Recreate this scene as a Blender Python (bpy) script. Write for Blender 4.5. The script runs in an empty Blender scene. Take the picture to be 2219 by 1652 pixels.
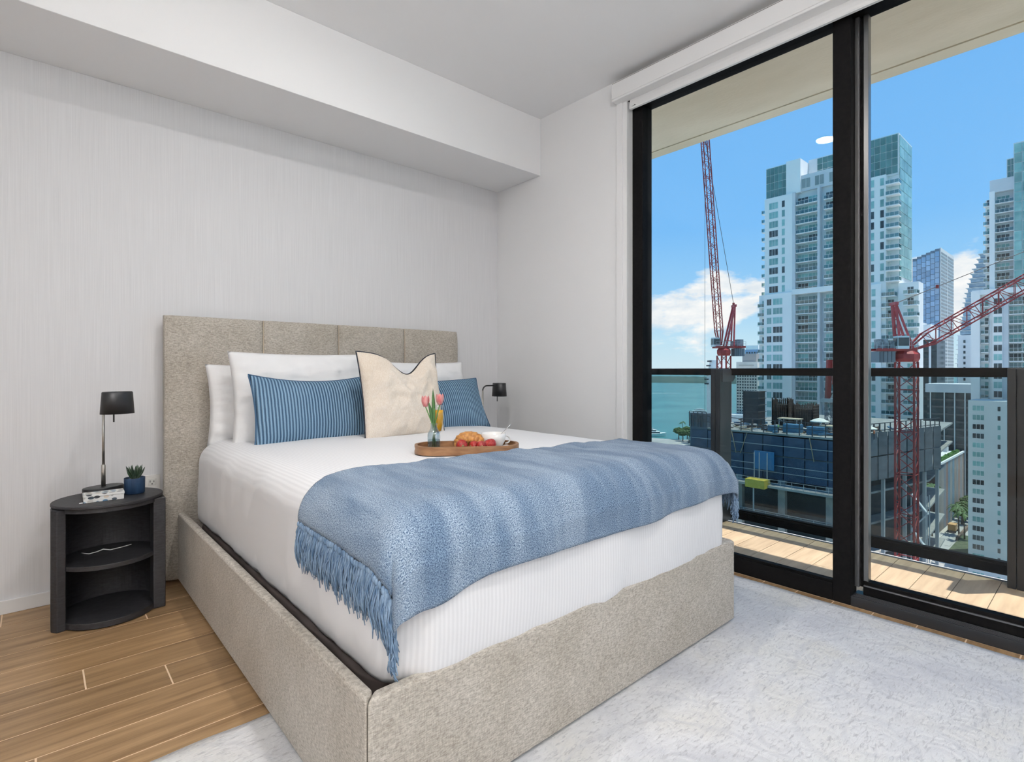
import bpy, bmesh, math, random
import numpy as np
from mathutils import Vector, Matrix, noise as mnoise

random.seed(7)
SC = bpy.context.scene
COL = SC.collection

# ------------------------------------------------------------------ camera
cam_d = bpy.data.cameras.new('camera')
cam = bpy.data.objects.new('camera', cam_d)
COL.objects.link(cam)
cam.location = (0.0, 0.0, 1.07)
cam.rotation_euler = (math.pi / 2, 0.0, -math.radians(41.5557))
cam_d.sensor_width = 36.0
cam_d.lens = 36.0 * 1164.25 / 2219.0
cam_d.shift_y = -23.57 / 2219.0
cam_d.clip_start = 0.02
cam_d.clip_end = 80000.0
SC.camera = cam

# ------------------------------------------------------------------ view
SC.view_settings.view_transform = 'Standard'
SC.view_settings.look = 'None'
SC.view_settings.exposure = 0.0
SC.view_settings.gamma = 1.0
SC.view_settings.use_curve_mapping = False
SC.cycles.use_denoising = True
SC.cycles.max_bounces = 7
SC.cycles.diffuse_bounces = 4
SC.cycles.use_light_tree = False
SC.cycles.caustics_reflective = False
SC.cycles.caustics_refractive = False
SC.cycles.glossy_bounces = 3
SC.cycles.use_adaptive_sampling = True
SC.cycles.adaptive_threshold = 0.09
SC.cycles.transparent_max_bounces = 24
SC.cycles.sample_clamp_indirect = 6.0


# ------------------------------------------------------------------ node helpers
def nn(nt, kind, **kw):
    n = nt.nodes.new(kind)
    for k, v in kw.items():
        if k.startswith('i_'):
            n.inputs[k[2:].replace('_', ' ')].default_value = v
        else:
            setattr(n, k, v)
    return n


def lk(nt, a, b):
    nt.links.new(a, b)


def ramp(nt, fac, stops, interp='LINEAR'):
    r = nt.nodes.new('ShaderNodeValToRGB')
    r.color_ramp.interpolation = interp
    els = r.color_ramp.elements
    while len(els) > 1:
        els.remove(els[-1])
    els[0].position = stops[0][0]
    els[0].color = (*stops[0][1], 1)
    for p, c in stops[1:]:
        e = els.new(p)
        e.color = (*c, 1)
    if fac is not None:
        lk(nt, fac, r.inputs['Fac'])
    return r


def mixc(nt, fac, a, b, mode='MIX'):
    m = nt.nodes.new('ShaderNodeMix')
    m.data_type = 'RGBA'
    m.blend_type = mode
    for src, idx in ((fac, 0), (a, 6), (b, 7)):
        if isinstance(src, (int, float)):
            m.inputs[idx].default_value = src
        elif isinstance(src, (tuple, list)):
            m.inputs[idx].default_value = (*src, 1) if len(src) == 3 else src
        else:
            lk(nt, src, m.inputs[idx])
    return m.outputs[2]


def mathn(nt, op, a, b=None, clamp=False):
    m = nt.nodes.new('ShaderNodeMath')
    m.operation = op
    m.use_clamp = clamp
    for i, s in enumerate((a, b)):
        if s is None:
            continue
        if isinstance(s, (int, float)):
            m.inputs[i].default_value = s
        else:
            lk(nt, s, m.inputs[i])
    return m.outputs[0]


# ------------------------------------------------------------------ world: blue tropical sky, cumulus low over the bay
W = bpy.data.worlds.new('sky')
SC.world = W
W.use_nodes = True
wt = W.node_tree
wt.nodes.clear()
tc = nn(wt, 'ShaderNodeTexCoord')
sep = nn(wt, 'ShaderNodeSeparateXYZ')
lk(wt, tc.outputs['Generated'], sep.inputs[0])
zz = sep.outputs['Z']
sky = ramp(wt, zz, [(0.0, (0.66, 0.84, 0.93)), (0.05, (0.55, 0.80, 0.95)), (0.12, (0.34, 0.66, 0.97)),
                    (0.24, (0.205, 0.535, 0.98)), (0.45, (0.18, 0.49, 0.95)), (1.0, (0.13, 0.40, 0.86))])
mp = nn(wt, 'ShaderNodeMapping')
mp.inputs['Scale'].default_value = (1.0, 1.0, 2.3)
mp.inputs['Location'].default_value = (0.35, 1.13, 0.2)
lk(wt, tc.outputs['Generated'], mp.inputs[0])
cn = nn(wt, 'ShaderNodeTexNoise', i_Scale=7.0, i_Detail=9.0, i_Roughness=0.56, i_Distortion=0.15)
lk(wt, mp.outputs[0], cn.inputs['Vector'])
band = ramp(wt, zz, [(0.0, (0.25, 0.25, 0.25)), (0.04, (0.62, 0.62, 0.62)), (0.10, (0.95, 0.95, 0.95)), (0.15, (0.78, 0.78, 0.78)),
                     (0.20, (0.18, 0.18, 0.18)), (0.24, (0.0, 0.0, 0.0))])
cl = mathn(wt, 'ADD', cn.outputs['Fac'], mathn(wt, 'MULTIPLY', mathn(wt, 'SUBTRACT', band.outputs[0], 1.0), 0.42))
cmask = ramp(wt, cl, [(0.37, (0, 0, 0)), (0.47, (1, 1, 1))])
cn2 = nn(wt, 'ShaderNodeTexNoise', i_Scale=15.0, i_Detail=6.0, i_Roughness=0.55)
lk(wt, mp.outputs[0], cn2.inputs['Vector'])
ccol = ramp(wt, cn2.outputs['Fac'], [(0.35, (0.74, 0.82, 0.90)), (0.60, (1.0, 1.0, 1.0))])
skyc = mixc(wt, cmask.outputs[0], sky.outputs[0], ccol.outputs[0])
bg = nn(wt, 'ShaderNodeBackground')
bg.inputs['Strength'].default_value = 1.0
lk(wt, skyc, bg.inputs['Color'])
wo = nn(wt, 'ShaderNodeOutputWorld')
lk(wt, bg.outputs[0], wo.inputs['Surface'])

# ------------------------------------------------------------------ sun: high, from beyond the balcony
sun_d = bpy.data.lights.new('sun', 'SUN')
sun_d.energy = 6.0
sun_d.angle = math.radians(0.53)
sun_d.color = (1.0, 0.95, 0.87)
sun = bpy.data.objects.new('sun', sun_d)
COL.objects.link(sun)
sun.rotation_euler = Vector((-0.2377, 0.18, -1.0)).to_track_quat('-Z', 'Y').to_euler()
sun.location = (20, -10, 60)

LAMP = 335.0           # radiance of the ceiling downlights, the mirrored one and the added ones

# ------------------------------------------------------------------ materials
MATS = {}


def M(name, col, rough=0.5, metal=0.0, col2=None, nscale=(5, 5, 5), nramp=(0.35, 0.65), detail=4.0, rnd=0.0,
      bump=None, spec=None, coat=0.0, coords='Object', sheen=0.0, emit=None, nrough=0.55):
    """Principled material: colour mottled between col and col2 by stretched noise; bump=(scale3, strength, distance[, detail])."""
    if name in MATS:
        return MATS[name]
    m = bpy.data.materials.new(name)
    m.use_nodes = True
    nt = m.node_tree
    p = nt.nodes['Principled BSDF']
    p.inputs['Base Color'].default_value = (*col, 1)
    p.inputs['Roughness'].default_value = rough
    p.inputs['Metallic'].default_value = metal
    if spec is not None:
        p.inputs['Specular IOR Level'].default_value = spec
    if coat:
        p.inputs['Coat Weight'].default_value = coat
    if sheen:
        p.inputs['Sheen Weight'].default_value = sheen
    if emit:
        p.inputs['Emission Color'].default_value = (*emit[0], 1)
        p.inputs['Emission Strength'].default_value = emit[1]
    t = nn(nt, 'ShaderNodeTexCoord')
    out = t.outputs[coords]
    oi = None
    if rnd:
        oi = nn(nt, 'ShaderNodeObjectInfo')
        add = nn(nt, 'ShaderNodeVectorMath', operation='ADD')
        mul = nn(nt, 'ShaderNodeMath', operation='MULTIPLY')
        mul.inputs[1].default_value = 40.0
        lk(nt, oi.outputs['Random'], mul.inputs[0])
        lk(nt, out, add.inputs[0])
        lk(nt, mul.outputs[0], add.inputs[1])
        out = add.outputs[0]
    c = None
    if col2 is not None:
        mpn = nn(nt, 'ShaderNodeMapping')
        mpn.inputs['Scale'].default_value = nscale
        lk(nt, out, mpn.inputs[0])
        no = nn(nt, 'ShaderNodeTexNoise', i_Scale=1.0, i_Detail=detail, i_Roughness=nrough)
        lk(nt, mpn.outputs[0], no.inputs['Vector'])
        c = ramp(nt, no.outputs['Fac'], [(nramp[0], col), (nramp[1], col2)]).outputs[0]
    if rnd:
        hs = nn(nt, 'ShaderNodeHueSaturation')
        v = mathn(nt, 'MULTIPLY_ADD', oi.outputs['Random'], rnd)
        nt.nodes[-1].inputs[2].default_value = 1.0 - rnd / 2
        lk(nt, v, hs.inputs['Value'])
        if c is None:
            hs.inputs['Color'].default_value = (*col, 1)
        else:
            lk(nt, c, hs.inputs['Color'])
        c = hs.outputs[0]
    if c is not None:
        lk(nt, c, p.inputs['Base Color'])
    if bump:
        mpb = nn(nt, 'ShaderNodeMapping')
        mpb.inputs['Scale'].default_value = bump[0]
        lk(nt, out, mpb.inputs[0])
        nb = nn(nt, 'ShaderNodeTexNoise', i_Scale=1.0, i_Detail=bump[3] if len(bump) > 3 else 3.0)
        lk(nt, mpb.outputs[0], nb.inputs['Vector'])
        b = nn(nt, 'ShaderNodeBump')
        b.inputs['Strength'].default_value = bump[1]
        b.inputs['Distance'].default_value = bump[2]
        lk(nt, nb.outputs['Fac'], b.inputs['Height'])
        lk(nt, b.outputs[0], p.inputs['Normal'])
    MATS[name] = m
    return m


def glass_mat(name, tint, f0=0.05, rough=0.0):
    """Thin architectural glass: tinted straight-through transmission plus Schlick reflection."""
    m = bpy.data.materials.new(name)
    m.use_nodes = True
    nt = m.node_tree
    nt.nodes.clear()
    tr = nn(nt, 'ShaderNodeBsdfTransparent')
    tr.inputs[0].default_value = (*tint, 1)
    gl = nn(nt, 'ShaderNodeBsdfGlossy')
    gl.inputs['Roughness'].default_value = rough
    lw = nn(nt, 'ShaderNodeLayerWeight')
    lw.inputs['Blend'].default_value = 0.5
    f5 = mathn(nt, 'POWER', lw.outputs['Facing'], 5.0)
    fr = mathn(nt, 'ADD', mathn(nt, 'MULTIPLY', f5, 1.0 - f0), f0, clamp=True)
    mx = nn(nt, 'ShaderNodeMixShader')
    lk(nt, fr, mx.inputs[0])
    lk(nt, tr.outputs[0], mx.inputs[1])
    lk(nt, gl.outputs[0], mx.inputs[2])
    o = nn(nt, 'ShaderNodeOutputMaterial')
    lk(nt, mx.outputs[0], o.inputs['Surface'])
    MATS[name] = m
    return m


def weave_mat(name, c1, c2, sx, sy, rough=0.9, bump=0.5, dist=0.0015, c3=None, uv=False, big=None, stretch=6.0, lo=0.38, hi=0.62, scales=None, wts=(0.5, 0.5)):
    """Woven cloth: two crossed thread noises (long along x / long along y) plus large tonal drift."""
    m = bpy.data.materials.new(name)
    m.use_nodes = True
    nt = m.node_tree
    p = nt.nodes['Principled BSDF']
    p.inputs['Roughness'].default_value = rough
    p.inputs['Specular IOR Level'].default_value = 0.15
    p.inputs['Sheen Weight'].default_value = 0.15
    t = nn(nt, 'ShaderNodeTexCoord')
    src = t.outputs['UV' if uv else 'Object']
    outs = []
    for sc in scales or ((sx, sy * stretch, sy * stretch), (sx * stretch, sy, sy)):
        mpn = nn(nt, 'ShaderNodeMapping')
        mpn.inputs['Scale'].default_value = sc
        lk(nt, src, mpn.inputs[0])
        no = nn(nt, 'ShaderNodeTexNoise', i_Scale=1.0, i_Detail=2.0)
        lk(nt, mpn.outputs[0], no.inputs['Vector'])
        outs.append(no.outputs['Fac'])
    f = mathn(nt, 'ADD', mathn(nt, 'MULTIPLY', outs[0], wts[0]), mathn(nt, 'MULTIPLY', outs[1], wts[1]))
    col = ramp(nt, f, [(lo, c1), (hi, c2)]).outputs[0]
    if big is not None:
        mpn = nn(nt, 'ShaderNodeMapping')
        mpn.inputs['Scale'].default_value = big
        lk(nt, src, mpn.inputs[0])
        no = nn(nt, 'ShaderNodeTexNoise', i_Scale=1.0, i_Detail=3.0)
        lk(nt, mpn.outputs[0], no.inputs['Vector'])
        g = ramp(nt, no.outputs['Fac'], [(0.38, (0, 0, 0)), (0.62, (1, 1, 1))]).outputs[0]
        col = mixc(nt, g, col, c3, 'MULTIPLY')
    lk(nt, col, p.inputs['Base Color'])
    b = nn(nt, 'ShaderNodeBump')
    b.inputs['Strength'].default_value = bump
    b.inputs['Distance'].default_value = dist
    lk(nt, f, b.inputs['Height'])
    lk(nt, b.outputs[0], p.inputs['Normal'])
    MATS[name] = m
    return m


def rib_mat(name, c1, c2, freq, axis='X', rough=0.85, bump=0.8, dist=0.004, noise_amt=0.3, spread=(0.2, 0.8), uv=False):
    """Ribs or stripes running across one axis of the object's own space."""
    m = bpy.data.materials.new(name)
    m.use_nodes = True
    nt = m.node_tree
    p = nt.nodes['Principled BSDF']
    p.inputs['Roughness'].default_value = rough
    p.inputs['Specular IOR Level'].default_value = 0.2
    t = nn(nt, 'ShaderNodeTexCoord')
    src = t.outputs['UV' if uv else 'Object']
    sp = nn(nt, 'ShaderNodeSeparateXYZ')
    lk(nt, src, sp.inputs[0])
    w = mathn(nt, 'SINE', mathn(nt, 'MULTIPLY', sp.outputs[axis], freq))
    w01 = mathn(nt, 'ADD', mathn(nt, 'MULTIPLY', w, 0.5), 0.5)
    no = nn(nt, 'ShaderNodeTexNoise', i_Scale=260.0, i_Detail=2.0)
    lk(nt, src, no.inputs['Vector'])
    no2 = nn(nt, 'ShaderNodeTexNoise', i_Scale=6.0, i_Detail=3.0)
    lk(nt, src, no2.inputs['Vector'])
    f = mathn(nt, 'ADD', w01, mathn(nt, 'MULTIPLY', mathn(nt, 'SUBTRACT', mathn(nt, 'ADD', no.outputs['Fac'], no2.outputs['Fac']), 1.0), noise_amt))
    col = ramp(nt, f, [(spread[0], c1), (spread[1], c2)]).outputs[0]
    lk(nt, col, p.inputs['Base Color'])
    b = nn(nt, 'ShaderNodeBump')
    b.inputs['Strength'].default_value = bump
    b.inputs['Distance'].default_value = dist
    lk(nt, w01, b.inputs['Height'])
    lk(nt, b.outputs[0], p.inputs['Normal'])
    MATS[name] = m
    return m


paint = M('wall_paint', (0.86, 0.86, 0.865), 0.85, bump=((180, 180, 180), 0.05, 0.001))
ceil_paint = M('ceiling_paint', (0.90, 0.90, 0.905), 0.9, bump=((160, 160, 160), 0.04, 0.001))
paper = M('striated_wallpaper', (0.72, 0.72, 0.735), 0.8, col2=(0.82, 0.82, 0.835), nscale=(420, 420, 3.0), nramp=(0.25, 0.75), detail=3.0,
          bump=((330, 330, 2.2), 0.25, 0.001))
white_trim = M('white_trim', (0.86, 0.86, 0.86), 0.35)
plank_m = M('oak_plank', (0.22, 0.13, 0.06), 0.40, col2=(0.42, 0.27, 0.14), nscale=(2.2, 34, 34), nramp=(0.34, 0.66), detail=8.0, rnd=0.26, nrough=0.65,
            bump=((3, 90, 90), 0.18, 0.001))
grout_m = M('plank_joint', (0.86, 0.66, 0.47), 0.8)
black_metal = M('black_aluminium', (0.005, 0.005, 0.0055), 0.5, metal=0.0, col2=(0.009, 0.0085, 0.0085), nscale=(60, 60, 60), spec=0.03)
grey_metal = M('mill_aluminium', (0.22, 0.22, 0.22), 0.3, metal=0.85)
concrete = M('soffit_concrete', (0.70, 0.61, 0.46), 0.9, col2=(0.80, 0.71, 0.56), nscale=(3, 1.2, 3), nramp=(0.35, 0.65), detail=7.0,
             bump=((45, 22, 45), 0.6, 0.004, 6.0))
slab_conc = M('slab_concrete', (0.42, 0.42, 0.42), 0.9, col2=(0.62, 0.62, 0.60), nscale=(30, 30, 30), detail=5.0)
deck_m = M('deck_tile', (0.43, 0.31, 0.20), 0.55, col2=(0.56, 0.42, 0.28), nscale=(3, 30, 30), detail=5.0, rnd=0.14,
           bump=((6, 70, 70), 0.15, 0.001))
joint_dark = M('deck_joint', (0.05, 0.045, 0.04), 0.9)
window_glass = glass_mat('window_glass', (0.985, 0.99, 0.985), 0.014)
rail_glass = glass_mat('rail_glass', (0.72, 0.79, 0.785), 0.02)
linen = weave_mat('linen_upholstery', (0.30, 0.265, 0.225), (0.65, 0.61, 0.545), 95, 95, c3=(0.88, 0.87, 0.85), big=(5, 5, 5), bump=0.55, dist=0.0015, lo=0.33, hi=0.67, scales=((75, 75, 380), (330, 330, 110)), wts=(0.62, 0.38))
stitch_m = M('seam_cord', (0.50, 0.42, 0.33), 0.9)
dark_base = M('foundation_cloth', (0.045, 0.035, 0.032), 0.8, col2=(0.07, 0.055, 0.05), nscale=(9, 9, 9))
sheet_m = rib_mat('striped_sheet', (0.80, 0.80, 0.815), (0.86, 0.86, 0.875), 2 * math.pi / 0.0125, 'X', rough=0.75, bump=0.18, dist=0.0012, noise_amt=0.12)
pillow_m = M('pillow_cotton', (0.83, 0.83, 0.835), 0.85, col2=(0.87, 0.87, 0.875), nscale=(6, 6, 6), bump=((14, 14, 14), 0.22, 0.012, 3.0))
blue_rib = rib_mat('blue_ribbed_cotton', (0.035, 0.085, 0.155), (0.27, 0.42, 0.565), 2 * math.pi / 0.0145, 'X', bump=0.9, dist=0.004, noise_amt=0.30, spread=(0.05, 0.95))
cream_m = weave_mat('cream_linen', (0.72, 0.62, 0.51), (0.84, 0.77, 0.69), 90, 90, c3=(0.95, 0.93, 0.90), big=(4, 4, 4), bump=0.35, dist=0.001)
navy_m = M('navy_backing', (0.018, 0.022, 0.035), 0.8)
throw_m = weave_mat('blue_throw', (0.020, 0.065, 0.145), (0.52, 0.63, 0.75), 250, 210, c3=(0.52, 0.60, 0.68), uv=True, big=(11, 2.0, 3), bump=0.9, dist=0.003, stretch=2.0, lo=0.39, hi=0.63)
yarn_m = M('throw_yarn', (0.045, 0.105, 0.20), 0.9, col2=(0.28, 0.39, 0.53), nscale=(90, 90, 30), nramp=(0.3, 0.7))


# ------------------------------------------------------------------ mesh builder
class MB:
    def __init__(self):
        self.v, self.f, self.m, self.uv = [], [], [], None

    def add(self, vs, fs, mi=0):
        o = len(self.v)
        self.v += [tuple(p) for p in vs]
        self.f += [tuple(i + o for i in f) for f in fs]
        self.m += [mi] * len(fs)
        return self

    def box(self, x0, x1, y0, y1, z0, z1, mi=0):
        vs = [(x, y, z) for z in (z0, z1) for y in (y0, y1) for x in (x0, x1)]
        return self.add(vs, [(0, 2, 3, 1), (4, 5, 7, 6), (0, 1, 5, 4), (2, 6, 7, 3), (0, 4, 6, 2), (1, 3, 7, 5)], mi)

    def bar(self, p, q, w, h=None, mi=0, up=(0, 0, 1)):
        p, q = Vector(p), Vector(q)
        h = w if h is None else h
        d = (q - p)
        if d.length < 1e-9:
            return self
        d.normalize()
        s = d.cross(Vector(up))
        if s.length < 1e-4:
            s = d.cross(Vector((1, 0, 0)))
        s.normalize()
        t = s.cross(d)
        vs = []
        for c in (p, q):
            for a, b in ((-1, -1), (1, -1), (1, 1), (-1, 1)):
                vs.append(c + s * (a * w / 2) + t * (b * h / 2))
        return self.add(vs, [(0, 1, 2, 3), (7, 6, 5, 4), (0, 4, 5, 1), (1, 5, 6, 2), (2, 6, 7, 3), (3, 7, 4, 0)], mi)

    def tube(self, pts, rad, sides=8, mi=0, caps=True, flat=1.0):
        pts = [Vector(p) for p in pts]
        n = len(pts)
        rads = rad if isinstance(rad, (list, tuple)) else [rad] * n
        d0 = (pts[1] - pts[0]).normalized()
        s = d0.cross(Vector((0, 0, 1)))
        if s.length < 1e-3:
            s = d0.cross(Vector((1, 0, 0)))
        s.normalize()
        vs, fs = [], []
        for i in range(n):
            d = (pts[min(i + 1, n - 1)] - pts[max(i - 1, 0)]).normalized()
            s = (s - d * s.dot(d)).normalized()
            t = d.cross(s)
            for k in range(sides):
                a = 2 * math.pi * k / sides
                vs.append(pts[i] + (s * math.cos(a) + t * math.sin(a) * flat) * rads[i])
        for i in range(n - 1):
            for k in range(sides):
                a, b = i * sides + k, i * sides + (k + 1) % sides
                fs.append((a, b, b + sides, a + sides))
        if caps:
            fs.append(tuple(range(sides - 1, -1, -1)))
            fs.append(tuple((n - 1) * sides + k for k in range(sides)))
        return self.add(vs, fs, mi)

    def lathe(self, prof, c=(0, 0, 0), seg=32, mi=0, sx=1.0, sy=1.0, rot=0.0, close=False):
        """prof: list of (r, z); ends with r == 0 close to a point."""
        vs, fs, rings = [], [], []
        for r, z in prof:
            if r < 1e-7:
                rings.append([len(vs)])
                vs.append((c[0], c[1], c[2] + z))
            else:
                ids = []
                for k in range(seg):
                    a = 2 * math.pi * k / seg
                    x, y = r * sx * math.cos(a), r * sy * math.sin(a)
                    ids.append(len(vs))
                    vs.append((c[0] + x * math.cos(rot) - y * math.sin(rot), c[1] + x * math.sin(rot) + y * math.cos(rot), c[2] + z))
                rings.append(ids)
        pairs = list(zip(rings[:-1], rings[1:]))
        if close:
            pairs.append((rings[-1], rings[0]))
        for A, B in pairs:
            for k in range(seg):
                k2 = (k + 1) % seg
                if len(A) == 1 and len(B) == 1:
                    continue
                if len(A) == 1:
                    fs.append((A[0], B[k2], B[k]))
                elif len(B) == 1:
                    fs.append((A[k], A[k2], B[0]))
                else:
                    fs.append((A[k], A[k2], B[k2], B[k]))
        return self.add(vs, fs, mi)

    def prism(self, poly, z0, z1, mi=0):
        n = len(poly)
        vs = [(x, y, z0) for x, y in poly] + [(x, y, z1) for x, y in poly]
        fs = [tuple(range(n - 1, -1, -1)), tuple(range(n, 2 * n))]
        fs += [(i, (i + 1) % n, n + (i + 1) % n, n + i) for i in range(n)]
        return self.add(vs, fs, mi)

    def grid(self, fn, nu, nv, mi=0, flip=False):
        vs = [fn(i / nu, j / nv) for j in range(nv + 1) for i in range(nu + 1)]
        fs = []
        for j in range(nv):
            for i in range(nu):
                a = j * (nu + 1) + i
                q = (a, a + 1, a + nu + 2, a + nu + 1)
                fs.append(q[::-1] if flip else q)
        return self.add(vs, fs, mi)

    def mesh(self, name, mats, origin=(0, 0, 0), smooth=False):
        me = bpy.data.meshes.new(name)
        ox, oy, oz = origin
        me.from_pydata([(x - ox, y - oy, z - oz) for x, y, z in self.v], [], self.f)
        for m in (mats if isinstance(mats, (list, tuple)) else [mats]):
            me.materials.append(m)
        if any(self.m):
            me.polygons.foreach_set('material_index', self.m)
        if smooth:
            me.polygons.foreach_set('use_smooth', [True] * len(me.polygons))
        me.update()
        return me

    def build(self, name, mats, parent=None, smooth=False, bevel=0.0, bseg=2, origin=None, fix=False, angle=35):
        if parent is not None:
            org = Vector(parent.get('_org', (0, 0, 0)))
        else:
            org = Vector(origin or (0, 0, 0))
        me = self.mesh(name, mats, org, smooth)
        if fix:
            b = bmesh.new()
            b.from_mesh(me)
            bmesh.ops.remove_doubles(b, verts=b.verts, dist=1e-5)
            bmesh.ops.recalc_face_normals(b, faces=b.faces)
            b.to_mesh(me)
            b.free()
        o = bpy.data.objects.new(name, me)
        COL.objects.link(o)
        if parent is not None:
            o.parent = parent
            o['_org'] = tuple(org)
        else:
            o.location = org
            o['_org'] = tuple(org)
        if bevel:
            md = o.modifiers.new('bevel', 'BEVEL')
            md.width = bevel
            md.segments = bseg
            md.limit_method = 'ANGLE'
            md.angle_limit = math.radians(angle)
            if smooth is False and bseg > 1:
                me.polygons.foreach_set('use_smooth', [True] * len(me.polygons))
                md.harden_normals = True
        return o


def tag(o, label, cat, group=None, kind=None):
    o['label'] = label
    o['category'] = cat
    if group:
        o['group'] = group
    if kind:
        o['kind'] = kind
    return o


def thing(name, loc, label, cat, group=None):
    o = bpy.data.objects.new(name, None)
    COL.objects.link(o)
    o.location = loc
    o.empty_display_size = 0.05
    o['_org'] = tuple(loc)
    return tag(o, label, cat, group)


def struct(o, label=None):
    o['kind'] = 'structure'
    if label:
        o['label'] = label
    return o


def piece(name, me, parent, loc=(0, 0, 0), rot=None):
    """A child object that shares mesh data; loc is relative to the parent's own origin."""
    o = bpy.data.objects.new(name, me)
    COL.objects.link(o)
    o.parent = parent
    o.location = loc
    if rot:
        o.rotation_euler = rot
    return o


def copy_tree(o, parent=None):
    c = o.copy()
    COL.objects.link(c)
    c.parent = parent
    for ch in list(o.children):
        copy_tree(ch, c)
    return c


def fbm(x, y, z, o=3):
    return mnoise.fractal(Vector((x, y, z)), 1.0, 2.0, o)

# ================================================================== THE ROOM
WX, WY, CZ = 2.72, 3.245, 2.8766
BY, BZ = 2.7576, 2.4687
XL, YF = -1.75, -2.35

# floor: joint-coloured bed with every plank laid on it
fl = struct(MB().box(XL - .1, 2.93, YF - .1, WY + .1, -0.20, -0.0012).build('floor', grout_m))
joint_x = {0: -0.11, 1: 0.75, 2: 0.36, 3: 1.02, 4: -0.62, 5: 0.126, 6: 0.351, 7: -0.55, 8: 0.0}
r = 0
ytop = 3.085 + 0.158
while ytop > YF:
    y0, y1 = max(ytop - 0.158, YF), min(ytop, WY)
    jx = joint_x.get(r, random.uniform(-0.6, 0.6))
    xs = [XL]
    x = jx
    while x > XL:
        x -= 1.2
    x += 1.2
    while x < 2.77:
        if x - xs[-1] > 0.05:
            xs.append(x)
        x += 1.2
    xs.append(2.769)
    for a, b in zip(xs[:-1], xs[1:]):
        cx, cy = (a + b) / 2, (y0 + y1) / 2
        hx, hy = (b - a) / 2 - 0.0025, (y1 - y0) / 2 - 0.0025
        me = MB().box(-hx, hx, -hy, hy, -0.0025, 0.0).mesh('plank', plank_m)
        piece('plank', me, fl, (cx, cy, 0))
    ytop -= 0.158
    r += 1

struct(MB().box(XL - .2, WX + .25, WY, WY + .2, -0.2, CZ + .2).build('wall_back', paper))
struct(MB().box(XL - .2, XL, YF, WY, -0.2, CZ + .2).build('wall_left', paint))
struct(MB().box(XL - .2, WX + .25, YF - .2, YF, -0.2, CZ + .2).build('wall_front', paint))
wr = MB()
wr.box(WX, WX + .25, 2.03, WY, -0.2, CZ + .2)
wr.box(WX, WX + .25, YF, -1.75, -0.2, CZ + .2)
wr.box(WX, WX + .25, -1.75, 2.03, 2.765, CZ + .2)
struct(wr.build('wall_right', paint))
ce = struct(MB().box(XL - .2, WX + .25, YF - .2, WY + .2, CZ, CZ + .2).build('ceiling', ceil_paint))
struct(MB().box(XL, WX, BY, WY, BZ, CZ).build('ceiling_beam', ceil_paint, bevel=0.003), 'boxed white soffit running along the top of the headboard wall')
struct(MB().box(XL, WX, WY - 0.012, WY, 0.0, 0.06).build('baseboard_back', white_trim, bevel=0.002))
struct(MB().box(XL, XL + 0.012, YF, WY - 0.012, 0.0, 0.06).build('baseboard_left', white_trim, bevel=0.002))
struct(MB().box(WX - 0.012, WX, 2.08, WY - 0.012, 0.0, 0.06).build('baseboard_right', white_trim, bevel=0.002))

# one downlight mirrored in the window; the rest are unseen, added for fill
lamp_face = M('downlight_lens', (1, 1, 1), 0.5, emit=((1.0, 0.975, 0.945), LAMP))
ring_m = M('downlight_ring', (0.85, 0.85, 0.85), 0.4)
for i, (x, y) in enumerate([(0.974, 1.516), (0.974, -0.20), (-0.80, -0.20), (0.974, -1.75), (-0.80, -1.75)]):
    t = thing('ceiling_downlight', (x, y, CZ), 'round recessed white downlight over the bed, mirrored in the window' if i == 0 else 'unseen fill downlight added flush in the ceiling away from the bed', 'downlight', 'recessed ceiling downlights')
    MB().lathe([(0.070, -0.001), (0.090, -0.001), (0.088, -0.006), (0.068, -0.006), (0.066, -0.001)], (x, y, CZ), 40).build('trim_ring', ring_m, t, smooth=True)
    MB().lathe([(0.0, -0.0025), (0.066, -0.0025), (0.066, -0.0005), (0.0, -0.0005)], (x, y, CZ), 40).build('lens', lamp_face, t)

# wall outlet beside the headboard
t = thing('wall_outlet', (0.45, WY, 0.50), 'white duplex wall outlet beside the headboard', 'outlet')
MB().box(0.405, 0.475, WY - 0.006, WY, 0.425, 0.540).build('cover_plate', M('plate_plastic', (0.82, 0.80, 0.77), 0.4), t, bevel=0.002)
for zc in (0.505, 0.462):
    rc = MB().box(0.423, 0.457, WY - 0.009, WY - 0.005, zc - 0.017, zc + 0.017).build('receptacle', M('receptacle_plastic', (0.74, 0.73, 0.70), 0.4), t, bevel=0.002)
    s = MB()
    s.box(0.430, 0.4325, WY - 0.0096, WY - 0.0085, zc - 0.002, zc + 0.009)
    s.box(0.4465, 0.449, WY - 0.0096, WY - 0.0085, zc - 0.002, zc + 0.007)
    s.box(0.4375, 0.442, WY - 0.0096, WY - 0.0085, zc - 0.012, zc - 0.007)
    s.build('slots', M('slot_black', (0.01, 0.01, 0.01), 0.6), rc)

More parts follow.
